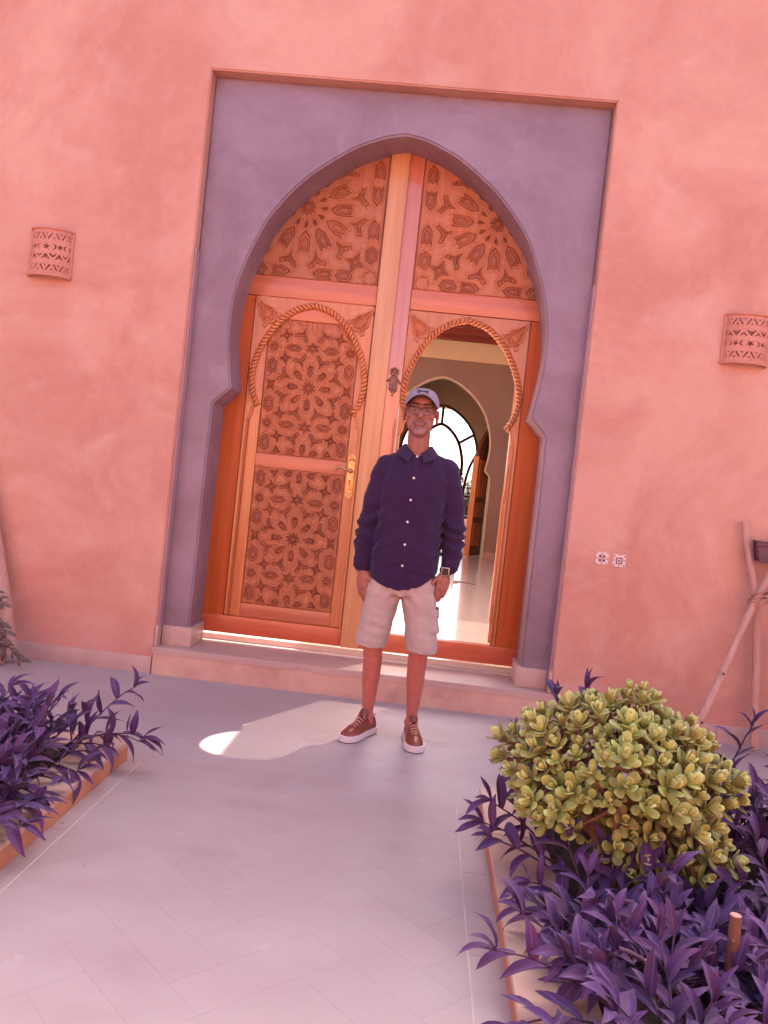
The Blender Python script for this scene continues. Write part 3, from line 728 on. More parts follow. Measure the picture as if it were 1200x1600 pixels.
# leaf of the inner door standing ajar in the arch
aj = thing('inner_door_leaf', 'tall brown arched inner door leaf standing ajar against the taupe archway', 'door', (1.36, 10.2, FZ))
h = arch_half(2)
Rz = Matrix.Rotation(math.radians(66), 3, 'Z')
def turned(mb):
    pv = Vector((1.36, 10.45, 0)); mb.v = [tuple(pv + Rz @ (Vector(p))) for p in mb.v]; return mb
prof = [(-.62, FZ + .02), (-.62, 1.75), (-.615, 2.0), (-.56, 2.15), (-.44, 2.3), (-.30, 2.42), (-.12, 2.55), (.0, 2.62), (.0, FZ + .02)]
turned(MB().prism(prof, -.03, .03, b=.004)).build('leaf_board', DARKW, aj, smooth=.6)
for z0, z1 in ((.4, .82), (.92, 1.18), (1.28, 1.95)): turned(MB().box(-.52, -.12, -.045, -.031, z0, z1, .006)).build('raised_panel', WOODV, aj)
turned(MB().box(-.625, -.585, -.05, .05, FZ + .01, 2.0, .004)).build('edge_post', WOODV, aj)
# end wall with the great arched window
ew = thing('window_wall', 'cream end wall with a tall arched window, seen through the inner archway', 'wall', (.46, 15, FZ))
aw = arch_outline(FZ + .001, cx=.46)
aw = [(x, z + .07) for x, z in aw]; aw[0] = (aw[0][0], FZ + .001); aw[-1] = (aw[-1][0], FZ + .001)
MB().prism([(-2.99, FZ + .001), (-2.99, 4.07), (1.639, 4.07), (1.639, FZ + .001)] + list(reversed(aw)), 15.0, 15.3, b=.004).build('painted_wall', CREAM, ew, smooth=.6)
wi = thing('arched_window', 'tall arched window with brown curved glazing bars and bright sky behind', 'window', (.46, 15.1, FZ))
cx = .46
MB().tube([Vector((p[0], 15.08, p[1])) for p in aw], .065, 6).build('frame', MULL, wi, smooth=.8)
inner = [(cx + (x - cx) * .62, 15.08, FZ + (z - FZ) * .853) for x, z in aw if z > 1.7]
inner = [(cx - .64, 15.08, FZ + .06)] + inner + [(cx + .64, 15.08, FZ + .06)]
MB().tube(inner, .042, 6).build('glazing_bar', MULL, wi, smooth=.8)
apx = max(p[2] for p in inner)
for a, b in (((cx, apx), (cx, 3.39)), ((cx + .44, 2.52), (cx + .86, 2.80)), ((cx - .44, 2.52), (cx - .86, 2.80)), ((cx - .98, FZ + .06), (cx + .98, FZ + .06)), ((cx - .62, 1.28), (cx - .98, 1.28)), ((cx + .62, 1.28), (cx + .98, 1.28)), ((cx - .62, .78), (cx - .98, .78)), ((cx + .62, .78), (cx + .98, .78)), ((cx, FZ), (cx, 1.9))):
    MB().tube([(a[0], 15.08, a[1]), (b[0], 15.08, b[1])], .036, 6).build('glazing_bar', MULL, wi, smooth=.8)
MB().tube(catmull([(cx + .66, 15.02, .3), (cx + .68, 15.0, 1.4), (cx + .76, 14.98, 1.95), (cx + .90, 14.95, 2.3), (cx + .97, 14.93, 2.45)], 5), .034, 6).build('open_sash_bar', MULL, wi, smooth=.8)
MB().prism(aw, 15.10, 15.106).build('pane', GLASS, wi)

# garden beyond the window
gp = tag(MB().box(-14, 14, 16.4, 60, -.012, .02).build('garden_ground', DRYG), kind='structure')
gwl = thing('garden_wall', 'low pale pink garden wall outside the arched window', 'wall', (1.5, 21, 0))
MB().box(-6, 9, 21, 21.25, .021, .62, .01).build('render', PINKW, gwl); MB().box(-6.05, 9.05, 20.96, 21.29, .621, .68, .008).build('cap_stone', STONE, gwl)
ev = thing('roof_overhang', 'pale pink eave of the terrace outside the top of the arched window', 'roof', (.5, 17, 3.6))
MB().box(-4, 4, 16.2, 17.6, 3.56, 3.9, .01).build('eave_slab', PINKW, ev)
for sx in (-3.4, 3.7): MB().box(sx, sx + .3, 17.2, 17.5, .0, 3.559, .01).build('post', PINKW, ev)

def leafball(name, cx, cy, cz, rx, ry, rz, n, size, m, parent, seed):
    r_ = random.Random(seed); vs = []; fs = []
    for i in range(n):
        while True:
            p = Vector((r_.uniform(-1, 1), r_.uniform(-1, 1), r_.uniform(-1, 1)))
            if .35 < p.length < 1: break
        lump = .75 + .4 * noise.noise(p * 2.3 + Vector((seed, 0, 0)))
        c_ = Vector((cx + p.x * rx * lump, cy + p.y * ry * lump, cz + p.z * rz * lump))
        d = Vector((r_.uniform(-1, 1), r_.uniform(-1, 1), r_.uniform(-.6, 1))).normalized(); s = d.orthogonal().normalized(); L_ = size * r_.uniform(.6, 1.3)
        k = len(vs); vs += [c_ - s * L_ * .3, c_ + d * L_ * .5, c_ + s * L_ * .3, c_ - d * L_ * .5]; fs.append((k, k + 1, k + 2, k + 3))
    return link(name, mkmesh(name, [Vector(v) - wloc(parent) for v in vs], fs), m, parent)
for k, (x, y, h_, w_) in enumerate(((-1.6, 24, 2.3, 1.3), (.6, 27, 2.6, 1.5), (1.9, 23.5, 1.9, .85), (3.2, 26, 2.7, 1.3), (5.2, 24, 2.2, 1.3))):
    lab = ['wide olive green shrub left of the window view', 'tall olive green shrub in the middle of the garden', 'small shrub just beyond the low garden wall', 'tall rounded shrub right of the window view', 'broad green shrub at the far right of the garden'][k]
    b_ = thing('garden_shrub', lab, 'shrub', (x, y, 0), 'shrubs beyond the garden wall')
    MB().tube([(x, y, 0), (x + .05, y, .5), (x - .03, y, h_ * .6)], [.07, .05, .03], 7).build('trunk', BARK, b_)
    leafball('crown', x, y, h_ * .55, w_, w_, h_ * .48, 900, .22, GREEN, b_, k + 3)
# thin dark sliver and a pale chip on the hall floor
sl = thing('dark_sliver', 'thin dark pointed sliver lying on the shiny hall floor', 'offcut', (.9, 5.35, FZ))
MB().prism([(.78, 5.46), (.83, 5.50), (1.03, 5.235), (1.0, 5.24)], FZ + .001, FZ + .012, plane='xy').build('blade', DARKW, sl)
MB().prism([(.755, 5.30), (.80, 5.33), (.815, 5.27), (.775, 5.25)], FZ + .001, FZ + .015, plane='xy').build('chip', STONE, sl)

# ------------------------------------------------------------------ wall lamps
def in_tri(u, v, a, b, c):
    s = lambda p, q: (u - q[0]) * (p[1] - q[1]) - (p[0] - q[0]) * (v - q[1])
    d1, d2, d3 = s(a, b), s(b, c), s(c, a)
    return ~(((d1 < 0) | (d2 < 0) | (d3 < 0)) & ((d1 > 0) | (d2 > 0) | (d3 > 0)))
def seg_d(u, v, a, b):
    e = (b[0] - a[0], b[1] - a[1]); t_ = np.clip(((u - a[0]) * e[0] + (v - a[1]) * e[1]) / (e[0] ** 2 + e[1] ** 2), 0, 1)
    return np.hypot(u - a[0] - t_ * e[0], v - a[1] - t_ * e[1])
def wall_lamp(cx, z0, z1, flip, label):
    t = thing('wall_lamp', label, 'wall lamp', (cx, 0, z0), 'pierced clay lamps either side of the doorway')
    H_ = z1 - z0; A_, B_ = .122, .078
    arc = .315                                # length along the curved face
    nu, nv = 230, 190
    U = np.linspace(-arc / 2, arc / 2, nu); V = np.linspace(0, H_, nv); u, v = np.meshgrid(U, V)
    if flip: vv = H_ - v
    else: vv = v
    hole = np.zeros(u.shape, bool); p = .068
    def star5(x, y, R):
        a = np.arctan2(u - x, vv - y); r = np.hypot(u - x, vv - y); k = np.abs(((a / (2 * PI / 5)) % 1) - .5) * 2
        return r < R * (.42 + .58 * k ** 1.6)
    for row, kind in ((.82, 's'), (.60, 'c'), (.395, 'l'), (.18, 's')):
        y = row * H_
        for i in range(-4, 5):
            x = i * p
            if kind == 's':
                hole |= (seg_d(u, vv, (x - .008, y - .015), (x - .024, y + .013)) < .0042) | (seg_d(u, vv, (x + .008, y - .015), (x + .024, y + .013)) < .0042)
                hole |= in_tri(u, vv, (x - .007, y + .016), (x + .007, y + .016), (x, y + .004)) | in_tri(u, vv, (x + p / 2 - .007, y - .017), (x + p / 2 + .007, y - .017), (x + p / 2, y - .006))
            elif kind == 'c':
                if i % 2 == 0: hole |= star5(x, y, .020)
                else: hole |= star5(x, y, .018)
                xx = x + p / 2; s = 1 if i % 2 == 0 else -1
                hole |= (np.hypot(u - xx, vv - y) < .015) & (np.hypot(u - xx + s * .008, vv - y) > .0145)
            else:
                hole |= (seg_d(u, vv, (x - .016, y - .012), (x, y + .013)) < .0042) | (seg_d(u, vv, (x + .016, y - .012), (x, y + .013)) < .0042) | (seg_d(u, vv, (x, y - .008), (x, y + .008)) < .0035)
                xx = x + p / 2
                hole |= (seg_d(u, vv, (xx - .012, y + .014), (xx, y)) < .004) | (seg_d(u, vv, (xx + .012, y + .014), (xx, y)) < .004)
    th = u / (arc / 2) * (PI / 2)
    r_ = .0 + .004 * ((v < .012) | (v > H_ - .012))
    def P(off): return np.stack([cx + (A_ + off + r_) * np.sin(th), -.002 - (B_ + off + r_) * np.cos(th), z0 + v], -1)
    hc = hole[:-1, :-1]
    keep = ~hc
    o1, o2 = P(0), P(-.008)
    # outer, inner skins and the cut walls between them
    ny, nx = u.shape; idx = np.arange(ny * nx).reshape(ny, nx); n0 = ny * nx; fs = []
    q = np.stack([idx[:-1, :-1], idx[:-1, 1:], idx[1:, 1:], idx[1:, :-1]], -1)[keep]
    fs = [tuple(f) for f in q.tolist()] + [tuple(reversed([i + n0 for i in f])) for f in q.tolist()]
    pad = np.pad(keep, 1)
    for (dj, di, e) in ((0, -1, lambda j, i: (idx[j, i], idx[j + 1, i])), (0, 1, lambda j, i: (idx[j + 1, i + 1], idx[j, i + 1])), (-1, 0, lambda j, i: (idx[j, i + 1], idx[j, i])), (1, 0, lambda j, i: (idx[j + 1, i], idx[j + 1, i + 1]))):
        nb = pad[1 + dj:ny + dj, 1 + di:nx + di]
        for j, i in np.argwhere(keep & ~nb): 
            a, b = e(j, i); fs.append((int(a), int(b), int(b) + n0, int(a) + n0))
    allv = np.concatenate([o1.reshape(-1, 3), o2.reshape(-1, 3)]); used = np.unique(np.array([i for f in fs for i in f])); rm = -np.ones(len(allv), int); rm[used] = np.arange(len(used))
    off = wloc(t); vs = allv[used] - np.array(off)
    me = mkmesh('shade', vs.tolist(), [tuple(int(rm[i]) for i in f) for f in fs], math.radians(40))
    link('shade', me, TERRA, t)
    for nm, zz, hh in (('top_rim', z1 - .006, .007), ('bottom_rim', z0 + .008, .010)):
        pts = [(cx + (A_ + .003) * math.sin(a), -.002 - (B_ + .003) * math.cos(a), zz) for a in np.linspace(-PI / 2, PI / 2, 40)]
        MB().tube(pts, hh, 8).build(nm, TERRA, t, smooth=3.2)
    for s in (-1, 1): MB().box(cx + s * A_ - .010, cx + s * A_ + .010, -.014, .001, z0, z1, .003).build('side_rim', TERRA, t, smooth=.6)
    # bulb holder inside
    b_ = MB(); b_.tube([(cx, .0, z0 + H_ * .45), (cx, -.04, z0 + H_ * .45)], .017, 10); b_.ball((cx, -.052, z0 + H_ * .45 + .02), (.018, .018, .026), 12, 8); b_.build('bulb_holder', STONE, t, smooth=1)
    return t
wall_lamp(-2.035, 2.283, 2.568, False, 'pierced clay half round wall lamp left of the doorway, wholly visible')
wall_lamp(2.055, 2.165, 2.452, True, 'pierced clay half round wall lamp right of the doorway, crescents in its lower half')

# two glazed tiles let into the wall
def wall_tile(cx, cz, kind, label):
    t = thing('wall_tile', label, 'tile', (cx, 0, cz), 'glazed square tiles set in the wall'); h = .036
    MB().box(cx - h, cx + h, -.006, .002, cz - h, cz + h, .0015).build('glazed_body', TILEW, t)
    y = -.0068
    def piece(out, m, nm): MB().prism([(cx + a, cz + b) for a, b in out], y, -.0055).build(nm, m, t)
    disc = lambda x, z, r, n=10: [(x + r * math.sin(2 * PI * k / n), z + r * math.cos(2 * PI * k / n)) for k in range(n)]
    if kind == 0:
        for a in (-1, 1):
            for b in (-1, 1):
                piece(disc(a * .011, b * .012, .0085), TILED, 'dark_petal'); piece([(a * .034, b * .034), (a * .034, b * .029), (a * .021, b * .026), (a * .029, b * .034)], TILEG, 'corner_mark')
        piece(star(4, .010, .004), TILEG, 'centre_star')
        for a, b in ((0, 1), (0, -1), (1, 0), (-1, 0)): piece(disc(a * .027, b * .027, .006, 8), TILEG, 'edge_petal')
    else:
        for x0, x1, z0, z1 in ((-.019, .019, .013, .019), (-.019, .019, -.019, -.013), (-.019, -.013, -.0125, .0125), (.013, .019, -.0125, .0125)): piece([(x0, z0), (x1, z0), (x1, z1), (x0, z1)], TILED, 'dark_band')
        piece(star(8, .011, .007), TILEG, 'centre_star')
        for a, b in ((-.028, .026), (.028, .026), (-.028, -.026), (.028, -.026)): piece(disc(a, b, .0045, 8), TILED, 'corner_dot')
        for a, b in ((-.028, .003), (.028, .003), (0, -.028)): piece(disc(a, b, .005, 6), TILEG, 'edge_mark')
        piece([(-.012, .0335), (.012, .0335), (.012, .0355), (-.012, .0355)], TILED, 'top_line')
wall_tile(1.390, .984, 0, 'small glazed tile with four dark petals, the one nearer the doorway')
wall_tile(1.490, .980, 1, 'small glazed tile with a dark square ring and corner dots')

# ------------------------------------------------------------------ timber frame at the right, log at the left
pf = thing('timber_pole_frame', 'peeled timber poles lashed in an X, leaning against the salmon wall', 'pole frame', (2.0, -.25, 0))
def pole(pts, r0, r1, nm='pole', seed=0):
    P_ = catmull(pts, 6); n = len(P_); rr = random.Random(seed)
    P_ = [p + Vector((noise.noise(p * 3 + Vector((seed, 0, 0))), noise.noise(p * 3 + Vector((0, seed, 3))), 0)) * .008 for p in P_]
    r0 *= .82; r1 *= .82; mb = MB(); mb.tube(P_, [(r0 + (r1 - r0) * i / (n - 1)) * (1 + .07 * noise.noise(Vector((i * .6, seed, 0)))) for i in range(n)], 12)
    return mb.build(nm, POLE, pf, smooth=.9)
p1 = pole([(2.155, -.045, 1.285), (2.185, -.06, 1.12), (2.245, -.085, .89), (2.275, -.10, .65), (2.33, -.12, .02)], .024, .029, seed=1)
p2 = pole([(1.86, -.30, .0), (1.98, -.26, .22), (2.10, -.20, .52), (2.235, -.14, .86), (2.42, -.08, 1.25)], .030, .024, seed=2)
p3 = pole([(2.40, -.20, 1.05), (2.36, -.2, .75), (2.41, -.21, .35), (2.47, -.22, .0)], .038, .044, seed=3)
for q, po in (((2.065, -.245, .44), p2), ((1.965, -.292, .17), p2)): MB().ball(q, (.007, .005, .008), 8, 6).build('knot', IRON, po, smooth=3.2)
mb = MB()
for k in range(4):
    c_ = Vector((2.25 + .006 * k, -.125, .865 + .017 * k - .02)); pts = [c_ + Vector((.052 * math.cos(a), .050 * math.sin(a), .022 * math.sin(a + .8 + k * .5))) for a in np.linspace(0, 2 * PI, 24)]
    mb.tube(pts, .005, 6, cap=False)
tag(mb.build('rope_lashing', ROPE, pf, smooth=3.2), kind='stuff')
tr = thing('plum_painted_rail', 'dark plum painted board held across the timber poles', 'rail', (2.35, -.11, 1.12))
MB().prism([(2.198, 1.186), (2.60, 1.176), (2.60, 1.058), (2.222, 1.072)], -.13, -.075, b=.006).build('board', PLUM, tr, smooth=.6)
MB().box(2.20, 2.60, -.139, -.1305, 1.155, 1.176, .003).build('top_lip', PLUM, tr); MB().box(2.222, 2.60, -.139, -.1305, 1.066, 1.084, .003).build('bottom_lip', PLUM, tr)

lg = thing('leaning_log', 'pale peeled log leaning on the wall left of the doorway', 'log', (-2.02, -.12, 0))
mb = MB(); P_ = catmull([(-1.985, -.14, .03), (-2.03, -.13, .16), (-2.10, -.10, .40), (-2.22, -.07, .80), (-2.33, -.05, 1.2)], 5)
mb.tube(P_, [.052 + .004 * noise.noise(Vector((i, 0, 0))) for i in range(len(P_))], 16); mb.build('log_body', POLE, lg, smooth=.9)
st = MB(); st.tube([(-2.05, -.235, .038), (-1.985, -.232, .040)], [.030, .031], 16); st.build('sawn_stub', POLE, lg, smooth=.9)
co = MB(); co.ball((-1.9845, -.232, .040), (.004, .014, .019), 12, 8, Matrix.Rotation(.0, 3, 'Z')); co.build('dark_heartwood', IRON, lg, smooth=3.2)
# ------------------------------------------------------------------ the man
man = None
HC = Vector((.273, -.715, 1.640)); S_ = 1.07
def hl(x, y, z): return (HC.x + x * S_, HC.y + y * S_, HC.z + z * S_)
mb = MB()
# torso and limbs (mostly under the clothes)
def erings(rows, n=24):
    return [[(cx + rx * math.cos(2 * PI * k / n), cy + ry * math.sin(2 * PI * k / n), z) for k in range(n)] for cx, cy, z, rx, ry in rows]
mb.loft(erings([(.275, -.69, .80, .12, .09), (.272, -.69, .95, .135, .10), (.275, -.695, 1.1, .125, .10), (.277, -.695, 1.25, .130, .10), (.277, -.685, 1.36, .12, .085), (.277, -.68, 1.42, .085, .07), (.276, -.68, 1.45, .060, .060)]))
mb.capsule([(.277, -.675, 1.38), (.276, -.685, 1.46), (.274, -.70, 1.55)], [.064, .056, .057], 18)          # neck
mb.capsule([(.258, -.725, 1.44), (.262, -.737, 1.505)], [.020, .018], 10); mb.capsule([(.292, -.725, 1.44), (.288, -.737, 1.505)], [.020, .018], 10)
mb.ball((.276, -.742, 1.512), (.011, .012, .014), 10, 8)
for pts, rr in (([(.135, -.685, 1.375), (.075, -.675, 1.09), (.062, -.705, .855), (.066, -.715, .83)], [.045, .036, .027, .026]),
                ([(.425, -.685, 1.385), (.488, -.675, 1.10), (.487, -.715, .885), (.480, -.72, .862)], [.045, .036, .027, .026])):
    mb.capsule(catmull(pts, 4), np.interp(np.linspace(0, 3, 13), range(4), rr), 14)
# legs: thigh, knee, calf, ankle
for pts, rr in (([(.195, -.69, .80), (.165, -.70, .60), (.158, -.705, .475), (.163, -.685, .37), (.162, -.675, .30), (.163, -.672, .20), (.1645, -.675, .12), (.166, -.68, .06)], [.10, .072, .051, .0475, .0465, .036, .028, .034]),
                ([(.345, -.69, .80), (.375, -.70, .60), (.387, -.705, .475), (.388, -.685, .37), (.389, -.675, .30), (.390, -.668, .20), (.390, -.668, .12), (.391, -.672, .06)], [.10, .072, .051, .0475, .0465, .036, .028, .034])):
    c = catmull(pts, 4); mb.capsule(c, np.interp(np.linspace(0, 7, len(c)), range(8), rr), 18)
for x in (.158, .387): mb.ball((x, -.742, .478), (.030, .022, .034), 12, 8)
for x in (.163, .389): mb.ball((x, -.648, .345), (.040, .034, .085), 12, 10); mb.ball((x - .026, -.672, .085), (.010, .013, .013), 8, 6); mb.ball((x + .026, -.672, .09), (.010, .013, .013), 8, 6)
# hands
def hand(wr, dirv, thumb, curl):
    """wr wrist, dirv along the hand, thumb: side of the thumb, curl: amount"""
    d = Vector(dirv).normalized(); w = Vector(thumb); w = (w - d * w.dot(d)).normalized(); n = d.cross(w).normalized(); wr = Vector(wr)
    if n.y < 0 and False: n = -n
    R = Matrix((w, n, d)).transposed()
    mb.ball(wr + d * .048, (.040, .0165, .055), 16, 10, R); mb.ball(wr + d * .074, (.040, .0145, .022), 14, 8, R)
    mb.ball(wr + d * .035 + w * .022, (.020, .018, .034), 12, 8, R)
    for k, (o, l) in enumerate(((.027, .074), (.0092, .084), (-.0088, .078), (-.0262, .060))):
        b = wr + d * (.080 - .004 * abs(k - 1)) + w * o; c = curl * (1 + .22 * k); sp = w * (.012 - .010 * k)
        q = [b]; a = c * .5
        for f, r_ in ((.45, 1.0), (.30, 1.0), (.25, .9)):
            q.append(q[-1] + ((d + sp) * math.cos(a) + n * PALM * math.sin(a)).normalized() * l * f); a += c * .75
        mb.capsule([b - d * .012] + q, [.0090, .0086, .0080, .0074, .0062], 10)
        mb.ball(b - n * PALM * .004, .0098, 10, 8); mb.ball(q[1] - n * PALM * .001, .0092, 10, 8)
    tb = wr + d * .026 + w * .030
    q = [tb, tb + (d * .62 + w * .62).normalized() * .036, tb + (d * .62 + w * .62).normalized() * .036 + (d * .95 + w * .22 + n * PALM * .15).normalized() * .034]
    q.append(q[-1] + (d + w * .02 + n * PALM * .25).normalized() * .024)
    mb.capsule([tb - w * .014] + q, [.013, .0125, .0112, .0095, .0075], 10)
PALM = -1.0
hand((.068, -.722, .832), (.10, -.05, -1), (.80, -.60, 0), .13)
PALM = 1.0
hand((.478, -.728, .866), (-.10, -.06, -1), (-.85, -.52, 0), .20)
# head
H = lambda c, r, R=None: mb.ball(hl(*c), tuple(x * S_ for x in r), 24, 16, R)
H((0, .014, .026), (.0735, .091, .085)); H((0, -.018, -.028), (.064, .068, .078)); H((0, -.030, -.072), (.049, .050, .036)); H((0, -.062, -.096), (.024, .021, .018))
H((0, -.056, .052), (.046, .022, .030))
for s in (-1, 1):
    H((s * .044, -.056, -.014), (.023, .022, .019)); H((s * .040, -.045, -.050), (.020, .028, .034)); H((s * .027, -.0775, .031), (.030, .0125, .0088), Matrix.Rotation(s * -.12, 3, 'Y'))
    H((s * .0305, -.072, .0085), (.0165, .0095, .0085)); H((s * .014, -.086, -.0255), (.0092, .010, .0078))
    H((s * .0775, .006, -.008), (.0085, .019, .031)); H((s * .081, .012, -.004), (.006, .020, .026)); H((s * .077, .0, -.032), (.007, .010, .011))
    H((s * .031, -.0745, -.0075), (.016, .006, .004))
mb.capsule([hl(0, -.076, .028), hl(0, -.090, .002), hl(0, -.1025, -.019)], [.0085, .0098, .0128], 12)
H((0, -.082, -.0475), (.030, .011, .0085)); H((0, -.0835, -.0585), (.023, .0085, .0052)); H((0, -.0815, -.0675), (.0195, .0085, .0062)); H((0, -.072, -.089), (.031, .020, .021))
bm_ = fuse(mb, .0031, 3, .45)
V = getv(bm_); loc = (V - np.array(HC)) / S_
col = np.ones((len(V), 4)); x, y, z = loc[:, 0], loc[:, 1], loc[:, 2]
nz_ = np.array([noise.noise(Vector(p) * 130) for p in V[:, :]])
nz2 = np.array([noise.noise(Vector(p) * 28) for p in V[:, :]])
head = z > -.16
def paint(mask, c, k=1.0): 
    m = np.clip(mask, 0, 1)[:, None] * k; col[:, :3] = col[:, :3] * (1 - m) + np.array(c) * m
sm = lambda v, a, b: np.clip((v - a) / (b - a), 0, 1)
front = sm(-y, .02, .045) * head
beard = front * sm(-z, .030, .040) * sm(.128 + z, 0, .02) * np.clip(1.25 - ((np.abs(x) / .040) ** 4), 0, 1)
stache = (np.abs(x) < .034) & (z < -.038) & (z > -.055)
zm = z + .0605 + 7 * x * x
mouth = np.exp(-((zm / .0065) ** 2)) * (np.abs(x) < .023) * front
paint(beard * (.70 + .5 * nz_) * (1 - mouth), (.74, 1.14, 1.30), .85)
paint(front * np.exp(-((z + .045) / .008) ** 2) * (np.abs(x) < .036) * (.7 + .4 * nz_), (.45, .66, .82), .75)
paint(front * np.exp(-((z + .075) / .006) ** 2) * (np.abs(x) < .012), (.5, .8, 1.0), .6)
paint(mouth, (.80, .62, .66), .7)
paint(front * np.exp(-((zm + .0006) / .0021) ** 2) * (np.abs(x) < .023), (.25, .2, .22), .9)
paint(front * np.exp(-((z - .034 - .05 * (.03 - np.abs(np.abs(x) - .028))) / .0062) ** 2) * (np.abs(x) > .008) * (np.abs(x) < .052), (.16, .20, .26), .95)
paint(front * np.exp(-((z - .006) / .012) ** 2) * np.exp(-((np.abs(x) - .031) / .017) ** 2), (.62, .56, .60), .8)  # skin round the eyes darkened to paint in the socket shade
paint(front * np.exp(-((z - .0065) / .0032) ** 2) * (np.abs(np.abs(x) - .031) < .0150), (.12, .12, .15), .95)
paint(front * (.5 + .5 * nz2) * np.exp(-((np.abs(x) - .042) / .02) ** 2 - ((z + .012) / .02) ** 2), (1.08, .92, .90), .5)
paint(head * sm(y, .035, .06) * sm(z, -.06, -.03) * (np.abs(x) < .085), (.12, .14, .2), .9)     # short dark hair at the back and sides
paint(head * sm(y, -.012, .005) * sm(z, .005, .02) * sm(np.abs(x), .06, .068) * (y < .04), (.30, .38, .5), .8)
low = (V[:, 2] < .95)
paint(low * np.clip(.5 + .9 * nz2, 0, 1) * (V[:, 2] < .55), (.86, .80, .80), .6)
paint(low * (V[:, 2] > .6) * np.clip(.4 + nz2, 0, 1), (1.12, 1.05, 1.05), .8)
paint((V[:, 2] < .55).astype(float), (1.42, 1.10, 1.08), .9)
ca = bm_.color_attributes.new('tone', 'FLOAT_COLOR', 'POINT'); ca.data.foreach_set('color', col.astype(np.float32).ravel())
base = Vector((.275, -.70, 0)); setv(bm_, V - np.array(base))
man = link('person', bm_, SKIN, None); man.location = base
tag(man, 'man in navy shirt, khaki shorts, grey cap and glasses standing before the open door', 'person')
for s in (-1, 1):
    e = MB().ball(hl(s * .0305, -.0755, .0080), (.0100, .007, .0023), 12, 8).build('eye', EYEW, man, smooth=3.2)
    MB().ball(hl(s * .0300, -.0815, .0080), (.0052, .0022, .0032), 10, 6).build('iris', EYED, e, smooth=3.2)

# spectacles
gl = MB()
for s in (-1, 1):
    out = [(s * .031 + .0265 * (abs(math.cos(a)) ** .55) * (1 if math.cos(a) > 0 else -1), .0045 + .0165 * (abs(math.sin(a)) ** .6) * (1 if math.sin(a) > 0 else -1)) for a in np.linspace(0, 2 * PI, 29)[:-1]]
    pts = [hl(a, -.0935 + .25 * max(0, abs(a) - .03), b) for a, b in out]
    gl.tube(pts + [pts[0], pts[1]], [.0009 if p[2] < HC.z + .004 else .0017 for p in pts] + [.0012] * 2, 6)
    gl.tube([hl(s * .0575, -.088, .012), hl(s * .075, -.06, .013), hl(s * .083, .0, .012), hl(s * .080, .03, .0)], .0016, 6)
    gl.ball(hl(s * .0585, -.0895, .012), (.004, .003, .003), 8, 6)
gl.tube([hl(-.006, -.094, .010), hl(0, -.098, .013), hl(.006, -.094, .010)], .0017, 6)
spec = gl.build('spectacles', GLASSF, man, smooth=3.2)
for s in (-1, 1):
    out = [(s * .031 + .0258 * (abs(math.cos(a)) ** .55) * (1 if math.cos(a) > 0 else -1), .0045 + .0158 * (abs(math.sin(a)) ** .6) * (1 if math.sin(a) > 0 else -1)) for a in np.linspace(0, 2 * PI, 25)[:-1]]
    pts = [Vector(hl(a, -.0935 + .25 * max(0, abs(a) - .03), b)) for a, b in out]
    MB().add(pts + [p + Vector((0, .0012, 0)) for p in pts], [tuple(range(24)), tuple(range(47, 23, -1))] + [(k, k + 24, (k + 1) % 24 + 24, (k + 1) % 24) for k in range(24)]).build('lens', GLASS, spec)

# cap
def dome(off, z0):
    rings = []
    for i in range(15):
        t_ = i / 14; ring = []
        for k in range(48):
            a = 2 * PI * k / 48; zr = z0(a); ph = t_ * PI / 2 * .985
            r = math.cos(ph); zz = zr + (.1150 + off - zr) * math.sin(ph) ** .95
            sq = r ** .72
            ring.append(hl((.0785 + off) * math.sin(a) * sq, .012 - (.096 + off) * math.cos(a) * sq, zz))
        rings.append(ring)
    return rings
z0f = lambda a: .040 - .012 * (1 - math.cos(a)) / 2 + .036 * max(0, math.cos(a)) ** 1.5
cm = MB(); ro = dome(.0035, z0f); ri = dome(0, z0f)
cm.loft(ro, cap=False); cm.add([ro[-1][k] for k in range(48)], [tuple(range(48))])
cm.loft([ri[0], ro[0]], cap=False)
cap_ = cm.build('cap', CAP, man, smooth=3.2)
vm = []; nA, nR = 33, 9
for lay in (0, 1):
    for i in range(nA):
        a = math.radians(-78 + 156 * i / (nA - 1))
        for j in range(nR):
            t_ = j / (nR - 1)
            bx, by = .081 * math.sin(a), .012 - .0985 * math.cos(a)
            zb = z0f(a) + .004
            ext = .066 * max(0, math.cos(a * .92)) ** .55
            X_ = bx * (1 + .02 * t_); Y_ = by - ext * t_
            Z_ = zb - .026 * abs(math.sin(a)) ** 1.6 * t_ + .004 * math.sin(t_ * PI) - .013 * t_ * math.cos(a) + .012 * math.cos(a) * t_ - lay * .0035
            vm.append(hl(X_, Y_, Z_))
fs = []; o2 = nA * nR
for i in range(nA - 1):
    for j in range(nR - 1):
        q = (i * nR + j, (i + 1) * nR + j, (i + 1) * nR + j + 1, i * nR + j + 1); fs += [q, tuple(o2 + k for k in reversed(q))]
    a_, b_ = i * nR + nR - 1, (i + 1) * nR + nR - 1; fs.append((a_, b_, b_ + o2, a_ + o2))
MB().add(vm, fs).build('visor', CAP, cap_, smooth=math.radians(50))
cb = BVHTree.FromPolygons([Vector(p) for r in ro for p in r], [(i * 48 + k, i * 48 + (k + 1) % 48, (i + 1) * 48 + (k + 1) % 48, (i + 1) * 48 + k) for i in range(14) for k in range(48)])
def onfront(bv, x, z, off=.001, y0=-2):
    h = bv.ray_cast(Vector((x, y0, z)), Vector((0, 1, 0)))
    return (x, (h[0].y if h[0] else -.8) - off, z)
nu, nv = 49, 25; P = np.zeros((nv, nu, 3)); keep = np.zeros((nv - 1, nu - 1), bool)
ez = HC.z + .0955 * S_
